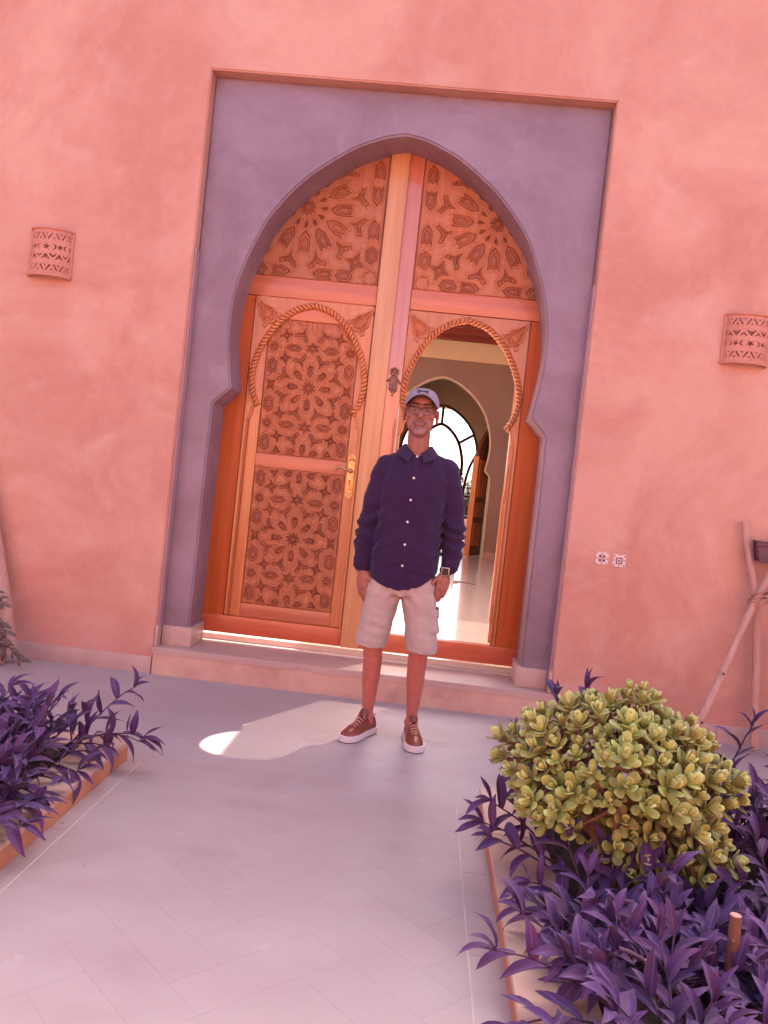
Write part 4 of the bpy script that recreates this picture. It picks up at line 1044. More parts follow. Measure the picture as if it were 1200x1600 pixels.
for j in range(nv):
    for i in range(nu):
        u, v = -1 + 2 * i / (nu - 1), -1 + 2 * j / (nv - 1)
        P[j, i] = onfront(cb, HC.x + u * .030, ez + v * .0095, .0012)
        if i < nu - 1 and j < nv - 1:
            uc, vc = u + 1 / (nu - 1), v + 1 / (nv - 1)
            keep[j, i] = (abs(uc) > .52 and abs(vc) < .92 - .5 * max(0, abs(uc) - .8) and not (abs(uc) > .70 and abs(vc) < .22)) or (abs(uc) <= .54 and abs(vc - .1 * (1 - uc * uc)) < .42)
eo = grid_mesh('emblem', P - np.array(base), keep); 
link('emblem', eo, CAPL, cap_)

# ------------------------------------------------------------------ shirt
sb = MB()
n = 40
def sup(cx, cy, rx, ry, z, e=2.5, dz=None):
    r = []
    for k in range(n):
        a = 2 * PI * k / n; c_, s_ = math.cos(a), math.sin(a)
        r.append((cx + rx * math.copysign(abs(c_) ** (2 / e), c_), cy + ry * math.copysign(abs(s_) ** (2 / e), s_), z + (dz(a) if dz else 0)))
    return r
hem = lambda a: -.080 * max(0, -math.sin(a)) ** 2.0 * (1 - .0 * math.cos(a)) - .035 * max(0, math.sin(a)) ** 2 + .020 * math.cos(a)
sb.loft([sup(.271, -.695, .170, .128, .842, 2.7, hem), sup(.271, -.695, .171, .130, .90, 2.7, lambda a: hem(a) * .5), sup(.272, -.695, .170, .132, .98), sup(.273, -.695, .166, .130, 1.06), sup(.275, -.695, .164, .126, 1.14), sup(.278, -.695, .168, .124, 1.22), sup(.280, -.693, .176, .120, 1.30), sup(.282, -.69, .176, .106, 1.36), sup(.282, -.685, .150, .090, 1.405), sup(.279, -.682, .100, .080, 1.437, 2.5, lambda a: -.016 * max(0, -math.sin(a)) ** 6), sup(.277, -.68, .070, .072, 1.458, 2.3, lambda a: -.034 * max(0, -math.sin(a)) ** 5)])
for sh, el, fo, cu, rr in (((.138, -.688, 1.352), (.078, -.678, 1.07), (.066, -.690, .95), (.0595, -.712, .848), (.074, .062, .057, .043)), ((.428, -.688, 1.362), (.4965, -.678, 1.10), (.503, -.690, .99), (.497, -.715, .884), (.074, .060, .054, .042))):
    c = catmull([sh, ((sh[0] + el[0]) / 2 + (-.004 if sh[0] < .3 else .004), -.685, (sh[2] + el[2]) / 2), el, fo, cu], 5)
    sb.capsule(c[:-1], np.interp(np.linspace(0, 4, len(c)), range(5), (rr[0], .068, rr[1], rr[2], rr[3]))[:-1], 20)
    sb.tube([c[-3], c[-1]], [rr[3] + .001, rr[3] - .001], 20)
    s = -1 if sh[0] < .3 else 1
    sb.capsule([(.277 + s * .05, -.682, 1.412), (sh[0] - s * .01, -.688, sh[2] + .005)], [.050, .068], 16)
sm_ = fuse(sb, .0052, 7, .5)
V = getv(sm_); N_ = getn(sm_)
arms = [(np.array([.108, -.683, 1.21]), np.array([.078, -.678, 1.07]), np.array([.0595, -.712, .848])), (np.array([.462, -.683, 1.23]), np.array([.4965, -.678, 1.10]), np.array([.497, -.715, .884]))]
disp = np.zeros(len(V))
for i, p in enumerate(V):
    pv = Vector(p); d = 0.0; amt = 0
    isarm = False
    for k, (a, b, c) in enumerate(arms):
        outer = p[0] < .155 - .055 * (1.2 - p[2]) if k == 0 else p[0] > .405 + .055 * (1.2 - p[2])
        if outer and p[2] < 1.30:
            isarm = True
            zc = b[2] - .05
            env = math.exp(-((p[2] - zc) / .15) ** 2) + .25
            ph = p[2] * 62 + 11 * noise.noise(pv * 6) + (p[1] + .68) * (34 if k == 0 else -30) + (p[0] * 20)
            r_ = math.sin(ph); d += env * (.0072 * (abs(r_) ** 1.5 * (1 if r_ > 0 else -1)) + .0035 * noise.noise(Vector((p[0] * 18, p[1] * 18, p[2] * 42))))
            if p[2] < c[2] + .052: d *= .15
            if abs(p[2] - (c[2] + .055)) < .005: d -= .003
    if not isarm:
        low_ = math.exp(-((p[2] - .90) / .10) ** 2)
        d += low_ * .0115 * noise.noise(Vector((p[0] * 7 + 3, p[1] * 5, p[2] * 34 + p[0] * 6 * math.copysign(1, p[0] - .275))))
        d += .0080 * noise.noise(Vector((p[0] * 9, p[1] * 9, p[2] * 6 + p[0] * 8))) * (p[2] < 1.38) + .0034 * noise.noise(Vector((p[0] * 22 + p[2] * 14, p[1] * 8, p[2] * 11 - p[0] * 10)))
        di = p[2] * 32 + abs(p[0] - .275) * 46 + 3 * noise.noise(pv * 6)
        d += .0010 * math.sin(di) * math.exp(-((p[2] - 1.12) / .14) ** 2) * min(1, abs(p[0] - .275) / .06)
        up = math.exp(-((p[2] - 1.29) / .07) ** 2) * math.exp(-((abs(p[0] - .279) - .135) / .04) ** 2)
        d += up * .0025 * math.sin((p[0] - .279) * 120 + p[2] * 26 * math.copysign(1, p[0] - .279))
    d += .0011 * noise.noise(pv * 60)
    disp[i] = d
V = V + N_ * disp[:, None]
setv(sm_, V - np.array(base)); sm_.name = 'shirt'
shirt = link('shirt', sm_, SHIRT, man)
polys = [tuple(p.vertices) for p in sm_.polygons]
sbv = BVHTree.FromPolygons([Vector(v) for v in V], polys)
# placket, buttons, pocket
def strip(name, xf, z0, z1, w, th, nz=60, nx=5, m=SHIRT, parent=None, bv=sbv):
    P = np.zeros((nz, nx, 3))
    for j in range(nz):
        z_ = z0 + (z1 - z0) * j / (nz - 1)
        for i in range(nx): P[j, i] = onfront(bv, xf(z_) + w * (i / (nx - 1) - .5), z_, th * (1 if 0 < i < nx - 1 else .1))
    return link(name, grid_mesh(name, P - np.array(base)), m, parent)
bx = lambda z_: np.interp(z_, [.78, .885, 1.101, 1.317, 1.43], [.261, .264, .2665, .274, .278])
strip('placket', bx, .797, 1.418, .034, .0034, 90, 7, parent=shirt)
for z_ in (1.425, 1.317, 1.209, 1.101, .990, .885):
    p = onfront(sbv, bx(z_), z_, .005)
    b_ = MB(); b_.tube([(p[0], p[1] + .003, p[2]), (p[0], p[1] - .0012, p[2])], [.0062, .0058], 14); b_.build('button', BUTTON, shirt, smooth=.7)
P = np.zeros((18, 14, 3))
for j in range(18):
    for i in range(14):
        u, v = i / 13, j / 17; z_ = 1.215 + .125 * v; x_ = .335 + .100 * u
        if v < .15: z_ += .02 * abs(u - .5) * (1 - v / .15)
        P[j, i] = onfront(sbv, x_, z_, .0026 if 0 < i < 13 and 0 < j else .0002)
link('chest_pocket', grid_mesh('chest_pocket', P - np.array(base)), SHIRT, shirt)
# collar
cv = []; nc = 41
prof = ((.0, 0), (.0035, -.001), (.010, -.010), (.021, -.024), (.031, -.036))
for lay in (0, 1):
    for i in range(nc):
        a = math.radians(-168 + 336 * i / (nc - 1)); fr = max(0, (abs(math.degrees(a)) - 95) / 73)         # 1 at the front ends
        for j, (dr, dz) in enumerate(prof):
            R0 = .0625 + dr * (1 + .35 * fr) - lay * .003
            zt = 1.487 - .046 * fr ** 1.1
            tipx = 1 + .30 * fr * j / 4
            cv.append((.2765 + R0 * math.sin(a) * (1.0 + .10 * (1 - abs(math.cos(a)))) * tipx + (math.copysign(.012, math.sin(a)) * fr * j / 4 if fr else 0), -.683 + R0 * math.cos(a) * 1.10 - .016 * fr * (j / 4), zt + dz * (1 + .25 * fr)))
fs = []; o2 = nc * 5
for i in range(nc - 1):
    for j in range(4):
        q = (i * 5 + j, i * 5 + j + 1, (i + 1) * 5 + j + 1, (i + 1) * 5 + j); fs += [q, tuple(o2 + k for k in reversed(q))]
    for j in (0, 4): a_, b_ = i * 5 + j, (i + 1) * 5 + j; fs.append((a_, b_, b_ + o2, a_ + o2))
for i in (0, nc - 1): fs += [(i * 5 + j, i * 5 + j + 1, i * 5 + j + 1 + o2, i * 5 + j + o2) for j in range(4)]
MB().add(cv, fs).build('collar', SHIRT, shirt, smooth=math.radians(60))
# cuffs
for c0, c1, r_ in (((.0605, -.708, .900), (.0592, -.7125, .845), .0445), ((.4975, -.711, .936), (.497, -.7155, .881), .0435)):
    q = [Vector(c0).lerp(Vector(c1), t_) for t_ in (0, .06, .5, .94, 1)]
    MB().tube(q, [r_ - .002, r_, r_, r_, r_ - .002], 24).build('cuff', SHIRT, shirt, smooth=1)
    MB().ball((c0[0] + (.012 if c0[0] < .3 else -.014), c0[1] - r_ - .0005, (c0[2] + c1[2]) / 2), (.0045, .002, .0045), 8, 6).build('cuff_button', SHIRT, shirt, smooth=3.2)

# ------------------------------------------------------------------ shorts
kb = MB()
kb.loft([sup(.271, -.695, .150, .108, .93, 2.4), sup(.271, -.695, .158, .114, .86, 2.4), sup(.271, -.695, .168, .118, .78, 2.4), sup(.271, -.695, .168, .112, .735, 2.4)])
for tx, bx_, by in (((.188), .1435, -.703), (.352, .4045, -.703)):
    kb.loft([sup(tx, -.695, .090, .108, .80, 2.2), sup(tx * .75 + bx_ * .25, -.698, .088, .108, .70, 2.2), sup(tx * .4 + bx_ * .6, -.70, .084, .104, .60, 2.2), sup(bx_ * .9 + tx * .1, by, .081, .098, .50, 2.2), sup(bx_, by, .081, .096, .462, 2.2, lambda a: -.007 * math.sin(a) * -1 - .004 * math.cos(a))])
km = fuse(kb, .0055, 5, .5); V = getv(km); N_ = getn(km); disp = np.zeros(len(V))
for i, p in enumerate(V):
    pv = Vector(p); d = .0055 * noise.noise(Vector((p[0] * 10, p[1] * 10, p[2] * 7))) + .0075 * noise.noise(Vector((p[0] * 6, p[1] * 6 + 4, p[2] * 26 + p[0] * 5)))
    g_ = math.exp(-((p[2] - .72) / .055) ** 2) * math.exp(-((abs(p[0] - .271)) / .09) ** 2)
    d += g_ * .005 * math.sin(abs(p[0] - .271) * 110 + p[2] * 70)
    if .478 < p[2] < .484: d -= .0018
    d += .0008 * noise.noise(pv * 70)
    disp[i] = d
V = V + N_ * disp[:, None]; setv(km, V - np.array(base)); km.name = 'shorts'
shorts = link('shorts', km, SHORT, man)
kbv = BVHTree.FromPolygons([Vector(v) for v in V], [tuple(p.vertices) for p in km.polygons])
fly = strip('fly', lambda z_: .274, .715, .83, .030, .003, 30, 5, SHORT, shorts, kbv)
for s, x0 in ((1, .432),):
    nu, nv = 14, 16; P = np.zeros((nv, nu, 3)); c_ = Vector((.385 if s > 0 else .158, -.70, 0))
    for nm, za, zb, off in (('cargo_pocket', .555, .665, .010), ('pocket_flap', .635, .682, .0145)):
        P = np.zeros((nv, nu, 3))
        for j in range(nv):
            for i in range(nu):
                u, v = i / (nu - 1), j / (nv - 1); a = math.radians(-55 + 100 * u); z_ = za + (zb - za) * v
                if nm == 'pocket_flap': z_ += (1 - v) * .010 * abs(2 * u - 1)
                dr = Vector((s * math.cos(a), math.sin(a), 0)); h_ = kbv.ray_cast(Vector((c_.x, c_.y, z_)) + dr * .4, -dr)
                q = (h_[0] if h_[0] else Vector((c_.x, c_.y, z_)) + dr * .1) + dr * (off if 0 < i < nu - 1 and 0 < j < nv - (1 if nm != 'pocket_flap' else 0) else -.001)
                P[j, i] = q
        me = grid_mesh(nm, P - np.array(base)); link(nm, me, SHORT, shorts)

# ------------------------------------------------------------------ shoes
def shoe(heel, toe, s):
    A = Vector(heel + (0,)); B = Vector(toe + (0,)); L_ = (B - A).length; f = (B - A) / L_; l = Vector((-f.y, f.x, 0))
    W = [(0, .030), (.06, .036), (.2, .036), (.4, .036), (.6, .044), (.75, .047), (.87, .042), (.95, .030), (1.0, .008)]
    wv = lambda t_: float(np.interp(t_, [a for a, b in W], [b for a, b in W]))
    hv = lambda t_: float(np.interp(t_, [0, .08, .22, .34, .45, .6, .75, .88, .96, 1], [.088, .100, .092, .100, .094, .076, .060, .052, .042, .030]))
    rings = []; nn = 20
    for i in range(26):
        t_ = i / 25; t_ = .012 + .976 * t_; w_ = wv(t_) * .97; h_ = hv(t_); ring = []
        for k in range(nn):
            a = 2 * PI * k / nn; c_, s_ = math.cos(a), math.sin(a)
            zz = .026 + (h_ - .026) * max(0, s_) ** .8 if s_ > 0 else .026
            ring.append(A + f * (t_ * L_) + l * (w_ * math.copysign(abs(c_) ** (.75 if s_ < .3 else 1.1), c_)) + Vector((0, 0, zz)))
        rings.append(ring)
    mb = MB(); mb.loft(rings)
    me = mb.build('shoe', SHOE, man, smooth=1.0)
    def outline(k, m=36):
        o = []
        for i in range(m):
            t_ = .5 - .5 * math.cos(PI * i / (m - 1)); o.append((t_, wv(t_) * k + .002))
        pts = [A + f * ((-.012 + 1.035 * t_) * L_) + l * w_ for t_, w_ in o] + [A + f * ((-.012 + 1.035 * t_) * L_) - l * w_ for t_, w_ in reversed(o)]
        return [(p.x, p.y) for p in pts]
    so = MB(); so.prism(outline(1.07), .033, .0045, plane='xy', b=.006); so.build('sole', SOLE, me, smooth=.9)
    MB().prism(outline(1.05), .0044, .0008, plane='xy').build('outsole', DARKR, me)
    for k in range(5):
        t_ = .40 + .070 * k; h_ = hv(t_) + .003; w_ = .023 - .0018 * k
        pts = [A + f * ((t_ + (.012 if abs(q) > .5 else 0)) * L_) + l * (w_ * q) + Vector((0, 0, h_ - .010 * q * q + (.002 if k == 0 else 0))) for q in (-1, -.6, 0, .6, 1)]
        MB().tube(pts, .0032, 6).build('lace', LACE, me, smooth=3.2)
    for q in (-1, 1):
        MB().tube(catmull([A + f * (.40 * L_) + Vector((0, 0, hv(.4) + .006)), A + f * (.42 * L_) + l * q * .012 + Vector((0, 0, hv(.42) + .012)), A + f * (.46 * L_) + l * q * .020 + Vector((0, 0, hv(.46) + .003))], 4), .0022, 6).build('lace', LACE, me, smooth=3.2)
    MB().tube([A + f * (.40 * L_) + Vector((0, 0, .095)), A + f * (.30 * L_) + Vector((0, 0, .118))], [.022, .024], 12).build('tongue', SHOE, me, smooth=1)
    MB().ball(A + f * (.045 * L_) + Vector((0, 0, .098)), (.026, .020, .014), 14, 8).build('heel_tab', SOLE, me, smooth=3.2)
    # toe cap seam
    pts = [A + f * ((.70 - .05 * q * q) * L_) + l * (wv(.68) * .96 * q) + Vector((0, 0, .026 + (hv(.70 - .05 * q * q) - .024) * math.sqrt(max(0, 1 - abs(q) ** 2.2)))) for q in np.linspace(-1, 1, 15)]
    MB().tube(pts, .0018, 6).build('toe_seam', SHOE, me, smooth=3.2)
shoe((.190, -.632), (.070, -.873), 1)
shoe((.388, -.628), (.425, -.902), -1)

# watch
wt = MB(); wc = Vector((.481, -.722, .874)); R = Matrix.Rotation(.10, 3, 'Y')
ring = []
for a in np.linspace(0, 2 * PI, 25): ring.append(wc + R @ Vector((.0300 * math.cos(a), .0300 * math.sin(a), 0)))
for i in range(24): pass
vs = []; 
for p in ring[:-1]:
    o_ = (p - wc).normalized(); vs += [p + Vector((0, 0, .0105)), p + o_ * .0025 + Vector((0, 0, .0105)), p + o_ * .0025 - Vector((0, 0, .0105)), p - Vector((0, 0, .0105))]
fs = [(i * 4 + j, i * 4 + (j + 1) % 4, ((i + 1) % 24) * 4 + (j + 1) % 4, ((i + 1) % 24) * 4 + j) for i in range(24) for j in range(4)]
wt.add(vs, fs); watch = wt.build('wrist_watch', BLACKG, man, smooth=.7)
fd = Vector((-.10, -1, .0)).normalized(); sd = Vector((1, -.1, 0)).normalized()
cm = MB().box(-.0195, .0195, -.006, .005, -.0205, .0205, .004); cm.v = [tuple(wc + sd * p[0] + fd * (.034 - p[1] * 1) + Vector((0, 0, p[2]))) for p in cm.v]; case = cm.build('case', STEEL, watch, smooth=.8)
cm = MB().box(-.0165, .0165, -.0075, -.0055, -.0175, .0175, .0008); cm.v = [tuple(wc + sd * p[0] + fd * (.034 - p[1]) + Vector((0, 0, p[2]))) for p in cm.v]; cm.build('screen', BLACKG, case)
# ------------------------------------------------------------------ planters
def planter(name, label, x0, x1, y0, y1, side, zt):
    """x0..x1,y0..y1 outer rectangle; side: which x edge faces the path"""
    t = thing(name, label, 'planter', ((x0 + x1) / 2, (y0 + y1) / 2, 0))
    w = .15 if side > 0 else .20
    MB().box(x0 + .006, x1 - .006, y0 + .006, y1 - .006, -.011, zt - .0225).build('riser', ORANGE, t)
    xe = (x1 - w, x1) if side > 0 else (x0, x0 + w)
    y = y1; first = True
    while y > y0 + .01:
        L_ = .52 if not first else .46; y2 = max(y0, y - L_)
        MB().box(xe[0], xe[1], y2 + .0012, y - .0012, zt - .0222, zt + rnd.uniform(-.001, .0015), .004).build('coping_stone', COPING, t, smooth=.6); y = y2; first = False
    a, b = (x0, x1 - w) if side > 0 else (x0 + w, x1)
    x = a
    while x < b - .01:
        x2 = min(b, x + .55); MB().box(x + .0012, x2 - .0012, y1 - w, y1 - .001, zt - .0222, zt + rnd.uniform(-.001, .001), .004).build('coping_stone', COPING, t, smooth=.6); x = x2
    # soil, lumpy
    sx = (x0, x1 - w) if side > 0 else (x0 + w, x1)
    gx = np.linspace(sx[0] + .001, sx[1] - .001, 60); gy = np.linspace(y0, y1 - w - .001, 80); X, Y = np.meshgrid(gx, gy)
    Z = np.array([[zt - .012 + .014 * noise.noise(Vector((a_ * 7, b_ * 7, 0))) + .006 * noise.noise(Vector((a_ * 30, b_ * 30, 0))) for a_ in gx] for b_ in gy])
    me = grid_mesh('soil', np.stack([X, Y, Z], -1) - np.array(wloc(t))); link('soil', me, SOIL, t)
    return t
ZT = .088
pl_l = planter('raised_planter', 'low ochre planter with pale coping on the left of the path', -2.6, -.78, -3.7, -1.455, 1, ZT)
pl_r = planter('raised_planter', 'low planter with pale coping right of the path, holding the jade bush', .690, 2.9, -3.8, -1.50, -1, ZT)

# ------------------------------------------------------------------ purple trailing plants
def leaf_mesh(seed):
    r = random.Random(seed); nt, W = 9, (-1, -.55, 0, .55, 1); wid = r.uniform(.135, .17); droop = r.uniform(.15, .85); fold = r.uniform(.3, .6); tw = r.uniform(-.5, .5)
    p = Vector((0, 0, 0)); ang = .25; vs = []
    for i in range(nt):
        t_ = i / (nt - 1); w = wid * (math.sin(PI * (t_ * .93 + .07)) ** .8 * (1 - t_ ** 3 * .35) + (.10 * (1 - t_) ** 4))
        if i == nt - 1: w = .004
        d = Vector((0, math.cos(ang), math.sin(ang))); up = Vector((0, -math.sin(ang), math.cos(ang)))
        for u in W:
            q = p + Vector((1, 0, 0)) * (w * u * math.cos(fold)) + up * (abs(u) * w * math.sin(fold) + .010 * math.sin(9 * t_ + u * 2))
            q = Matrix.Rotation(tw * t_, 3, 'Y') @ q; vs.append(q)
        p = p + d / (nt - 1); ang -= droop * 1.6 / (nt - 1)
    fs = [(i * 5 + j, i * 5 + j + 1, (i + 1) * 5 + j + 1, (i + 1) * 5 + j) for i in range(nt - 1) for j in range(4)]
    me = mkmesh('leaf', vs, fs, 3.2); me.materials.append(LEAFP); return me
LEAVES = [leaf_mesh(s) for s in range(9)]
def orient(d, up):
    d = d.normalized(); z = (up - d * up.dot(d)); z = z.normalized() if z.length > 1e-4 else d.orthogonal().normalized(); x = d.cross(z)
    return Matrix((x, d, z)).transposed()
def stem_plant(t, root, direction, length, r, size=(.105, .155), node=.042, sag=.6):
    """one trailing stem with alternate leaves; all parts hang on the plant t"""
    d = Vector(direction).normalized(); p = Vector(root); pts = [p.copy()]; side = d.cross(Vector((0, 0, 1)));
    side = side.normalized() if side.length > .1 else Vector((1, 0, 0)); nn = max(3, int(length / node)); off = wloc(t)
    side = Matrix.Rotation(r.uniform(0, PI), 3, d) @ side
    for i in range(nn):
        d = (d + Vector((r.uniform(-.16, .16), r.uniform(-.16, .16), r.uniform(-.1, .12) - sag * .11 * (i / nn)))).normalized()
        p = p + d * node * r.uniform(.8, 1.2)
        if p.z < ZT + .03: p.z = ZT + .03 if abs(p.x) > .75 else p.z
        pts.append(p.copy())
        f = (i + 1) / nn
        if i >= 1 or nn < 5:
            s = 1 if i % 2 == 0 else -1
            L_ = r.uniform(*size) * (1.0 if f < .75 else 1.25 - .55 * (f - .3))
            ld = (d * r.uniform(.45, .9) + side * s * r.uniform(.6, 1.0) + Vector((0, 0, r.uniform(-.20, .28)))).normalized()
            o = bpy.data.objects.new('leaf', r.choice(LEAVES)); COL.objects.link(o); o.parent = t
            mx = orient(ld, Vector((r.uniform(-.3, .3), r.uniform(-.4, .1), 1))).to_4x4(); mx = mx @ Matrix.Scale(L_, 4) @ Matrix.Diagonal((r.uniform(.85, 1.25), 1, 1, 1)); mx.translation = p - off; o.matrix_local = mx
    for k in range(2):
        ld = (d + side * (k * 1.2 - .6) * .7 + Vector((0, 0, .3))).normalized(); o = bpy.data.objects.new('leaf', r.choice(LEAVES)); COL.objects.link(o); o.parent = t
        mx = orient(ld, Vector((0, -.2, 1))).to_4x4() @ Matrix.Scale(r.uniform(.06, .11), 4); mx.translation = p - off; o.matrix_local = mx
    MB().tube(catmull(pts, 2), [.0042 - .0022 * i / (2 * len(pts)) for i in range(len(catmull(pts, 2)))], 6).build('stem', STEMP, t, smooth=3.2, fix=False)

def clump(label, x0, x1, y0, y1, n, seed, lean, length, extra=(), size=(.095, .14), up=(.5, 1.0), avoid=None):
    r = random.Random(seed); t = thing('purple_plant', label, 'plant', ((x0 + x1) / 2, (y0 + y1) / 2, ZT), 'purple leaved trailing plants in the planters')
    k = 0
    while k < n:
        x, y = r.uniform(x0, x1), r.uniform(y0, y1)
        if avoid and math.hypot(x - avoid[0], y - avoid[1]) < avoid[2]: continue
        k += 1
        a = r.uniform(0, 2 * PI); h_ = r.uniform(.35, 1.05)
        d = Vector((math.cos(a) * h_ + lean[0], math.sin(a) * h_ + lean[1], r.uniform(*up)))
        stem_plant(t, (x, y, ZT - .005), d, r.uniform(*length), r, size)
    for root, d, L_, sag in extra: stem_plant(t, root, d, L_, r, size, .042, sag)
    return t
# left planter
clump('dense purple leaved plant nearest the viewer in the left planter', -1.45, -.93, -2.55, -2.25, 33, 11, (.10, -.05), (.17, .28), [((-.95, -2.25, ZT), (.7, -.35, .35), .20, 2.6), ((-.95, -2.4, ZT), (.6, -.3, .3), .20, 2.8), ((-.94, -2.33, ZT), (.7, .0, .3), .18, 2.8), ((-.94, -2.45, ZT), (.7, -.1, .25), .19, 3.0), ((-.94, -2.5, ZT), (.6, -.2, .3), .2, 3.0), ((-.94, -2.28, ZT), (.6, -.25, .2), .18, 3.0), ((-.94, -2.37, ZT), (.75, -.1, .3), .2, 3.0)], up=(.4, .8))
clump('purple leaved plant spilling over the coping halfway along the left planter', -1.40, -.93, -2.25, -1.95, 34, 14, (.10, -.05), (.17, .30), [((-.94, -2.05, ZT), (.75, -.2, .4), .20, 2.6), ((-.94, -2.15, ZT), (.65, -.3, .25), .20, 2.8)], up=(.45, .9))
clump('upright purple leaved plant at the middle of the left planter, near the leaning log', -1.45, -.95, -1.98, -1.76, 33, 12, (.03, .05), (.20, .33), [((-.95, -1.8, ZT), (.9, -.2, .45), .20, 2.4), ((-.94, -1.92, ZT), (.8, -.2, .3), .18, 2.8)], up=(.5, 1.0))
clump('purple leaved plant with loose shoots at the far corner of the left planter', -1.40, -.95, -1.78, -1.62, 15, 13, (.08, .1), (.20, .33), [((-.97, -1.66, ZT), (.72, .12, .50), .30, 1.5), ((-.97, -1.62, ZT), (.50, .25, .65), .36, .9), ((-.98, -1.64, ZT), (.80, -.05, .42), .32, 1.5), ((-.97, -1.7, ZT), (.8, -.3, .30), .26, 2.2)], up=(.6, 1.1))
# right planter
TR = (1.04, -2.30)
EV = (.10, .22)
clump('dense purple leaved plant nearest the viewer in the right planter', .93, 1.22, -3.32, -3.0, 26, 21, (-.03, -.05), (.16, .27), [((.93, -3.02, ZT), (-.85, -.2, .34), .30, 2.0), ((.92, -3.12, ZT), (-.8, -.1, .40), .26, 2.0)], up=(.3, .65), avoid=(1.15, -3.03, .13))
clump('purple leaved plant trailing over the coping below the jade bush', .92, 1.18, -3.02, -2.72, 26, 27, (-.06, -.05), (.16, .26), [((.93, -2.95, ZT), (-.8, .05, .42), .34, 1.7), ((.92, -2.8, ZT), (-.7, .2, .40), .28, 1.8)], up=(.35, .75), avoid=(1.18, -2.95, .15))
clump('purple leaved plant around the broken twig, in front of the jade trunk', 1.18, 1.46, -3.1, -2.72, 27, 28, (.0, -.06), (.15, .25), [], up=(.3, .6), avoid=(1.18, -2.95, .15))
clump('purple leaved plant left of the jade trunk, reaching over the coping', .905, .965, -2.70, -2.36, 13, 22, (-.08, -.05), (.17, .28), [((.93, -2.62, ZT), (-.65, .0, .50), .24, 1.7), ((.93, -2.5, ZT), (-.6, .1, .45), .24, 1.7)], up=(.35, .8))
clump('low purple leaved plant between the jade trunk and the cut stick', 1.14, 1.36, -2.68, -2.34, 18, 29, (.03, -.08), (.15, .25), [], up=(.3, .65))
clump('purple leaved plant behind the cut stick, below the right side of the jade bush', 1.42, 1.75, -2.66, -2.3, 27, 23, (.02, -.06), (.20, .34), [], up=(.5, 1.0))
clump('purple leaved plant before the cut stick at the right border of the planter', 1.42, 1.8, -3.15, -2.72, 28, 24, (0, -.06), (.16, .27), [], up=(.35, .75))
clump('tall purple leaved plant in front of the timber poles', 1.45, 2.0, -2.3, -1.95, 27, 30, (.0, .0), (.26, .42), [], up=(.8, 1.3))
clump('purple leaved plant with one tall shoot at the back right of the planter', 1.42, 2.15, -1.97, -1.72, 24, 25, (.0, .0), (.26, .42), [((1.46, -1.86, ZT), (-.06, .0, 1), .48, .1)], up=(.8, 1.3))
clump('purple leaved plant with loose shoots at the far left corner of the right planter', .92, 1.15, -2.05, -1.72, 9, 26, (-.20, .05), (.24, .36), [((.90, -1.9, ZT), (-.35, .05, .95), .40, .5), ((.90, -2.0, ZT), (-.45, -.05, .85), .38, .7), ((.91, -2.1, ZT), (-.75, -.05, .5), .32, 1.4), ((.95, -1.82, ZT), (-.12, .05, 1), .52, .2), ((.99, -1.80, ZT), (-.05, .05, 1), .53, .1), ((.91, -2.2, ZT), (-.8, -.05, .45), .30, 1.4), ((.91, -2.28, ZT), (-.8, 0, .32), .26, 1.6)], up=(.8, 1.2))

# ------------------------------------------------------------------ jade bush
jd = thing('jade_bush', 'rounded green jade bush with fleshy leaves and a thick brown trunk', 'shrub', (TR[0], TR[1], ZT))
JC = Vector((1.03, -2.19, .425)); JR = Vector((.325, .30, .190))
r = random.Random(5)
trunk = [(TR[0] + .01, TR[1] - .05, ZT - .02), (TR[0] - .01, TR[1] - .03, .14), (TR[0] - .03, TR[1] + .01, .22), (TR[0] - .05, TR[1] + .05, .30)]
MB().tube(catmull(trunk, 4), np.interp(np.linspace(0, 1, 13), [0, .3, 1], [.046, .035, .029]), 12).build('trunk', BARK, jd, smooth=3.2)
MB().tube(catmull([(TR[0] + .04, TR[1] - .07, ZT - .02), (TR[0] + .09, TR[1] - .01, .16), (TR[0] + .15, TR[1] + .04, .27), (TR[0] + .22, TR[1] + .08, .36)], 4), np.interp(np.linspace(0, 1, 13), [0, 1], [.030, .016]), 10).build('trunk', BARK, jd, smooth=3.2)
def jleaf(seed):
    q = random.Random(seed); nt = 6; vs = []; fs = []; cup = q.uniform(.15, .45); k6 = 8
    for i in range(nt):
        t_ = (0, .22, .48, .72, .92, 1.0)[i]; w = (.07, .15, .245, .285, .19, .02)[i]; th = (.05, .06, .062, .052, .035, .01)[i]
        for k in range(k6):
            a = 2 * PI * k / k6; x = w * math.cos(a); z = th * math.sin(a) + cup * (x * x) * 1.2 + cup * .35 * t_ * t_
            vs.append((x, t_, z))
    for i in range(nt - 1): fs += [(i * k6 + k, (i + 1) * k6 + k, (i + 1) * k6 + (k + 1) % k6, i * k6 + (k + 1) % k6) for k in range(k6)]
    fs += [tuple(range(k6)), tuple((nt - 1) * k6 + k for k in reversed(range(k6)))]
    me = mkmesh('leaf', vs, fs, 3.2); me.materials.append(JADE); return me
JL = [jleaf(s) for s in range(5)]
JY = []
for q_ in JL[:3]: y_ = q_.copy(); y_.materials.clear(); y_.materials.append(JADEY); JY.append(y_)
ros = []
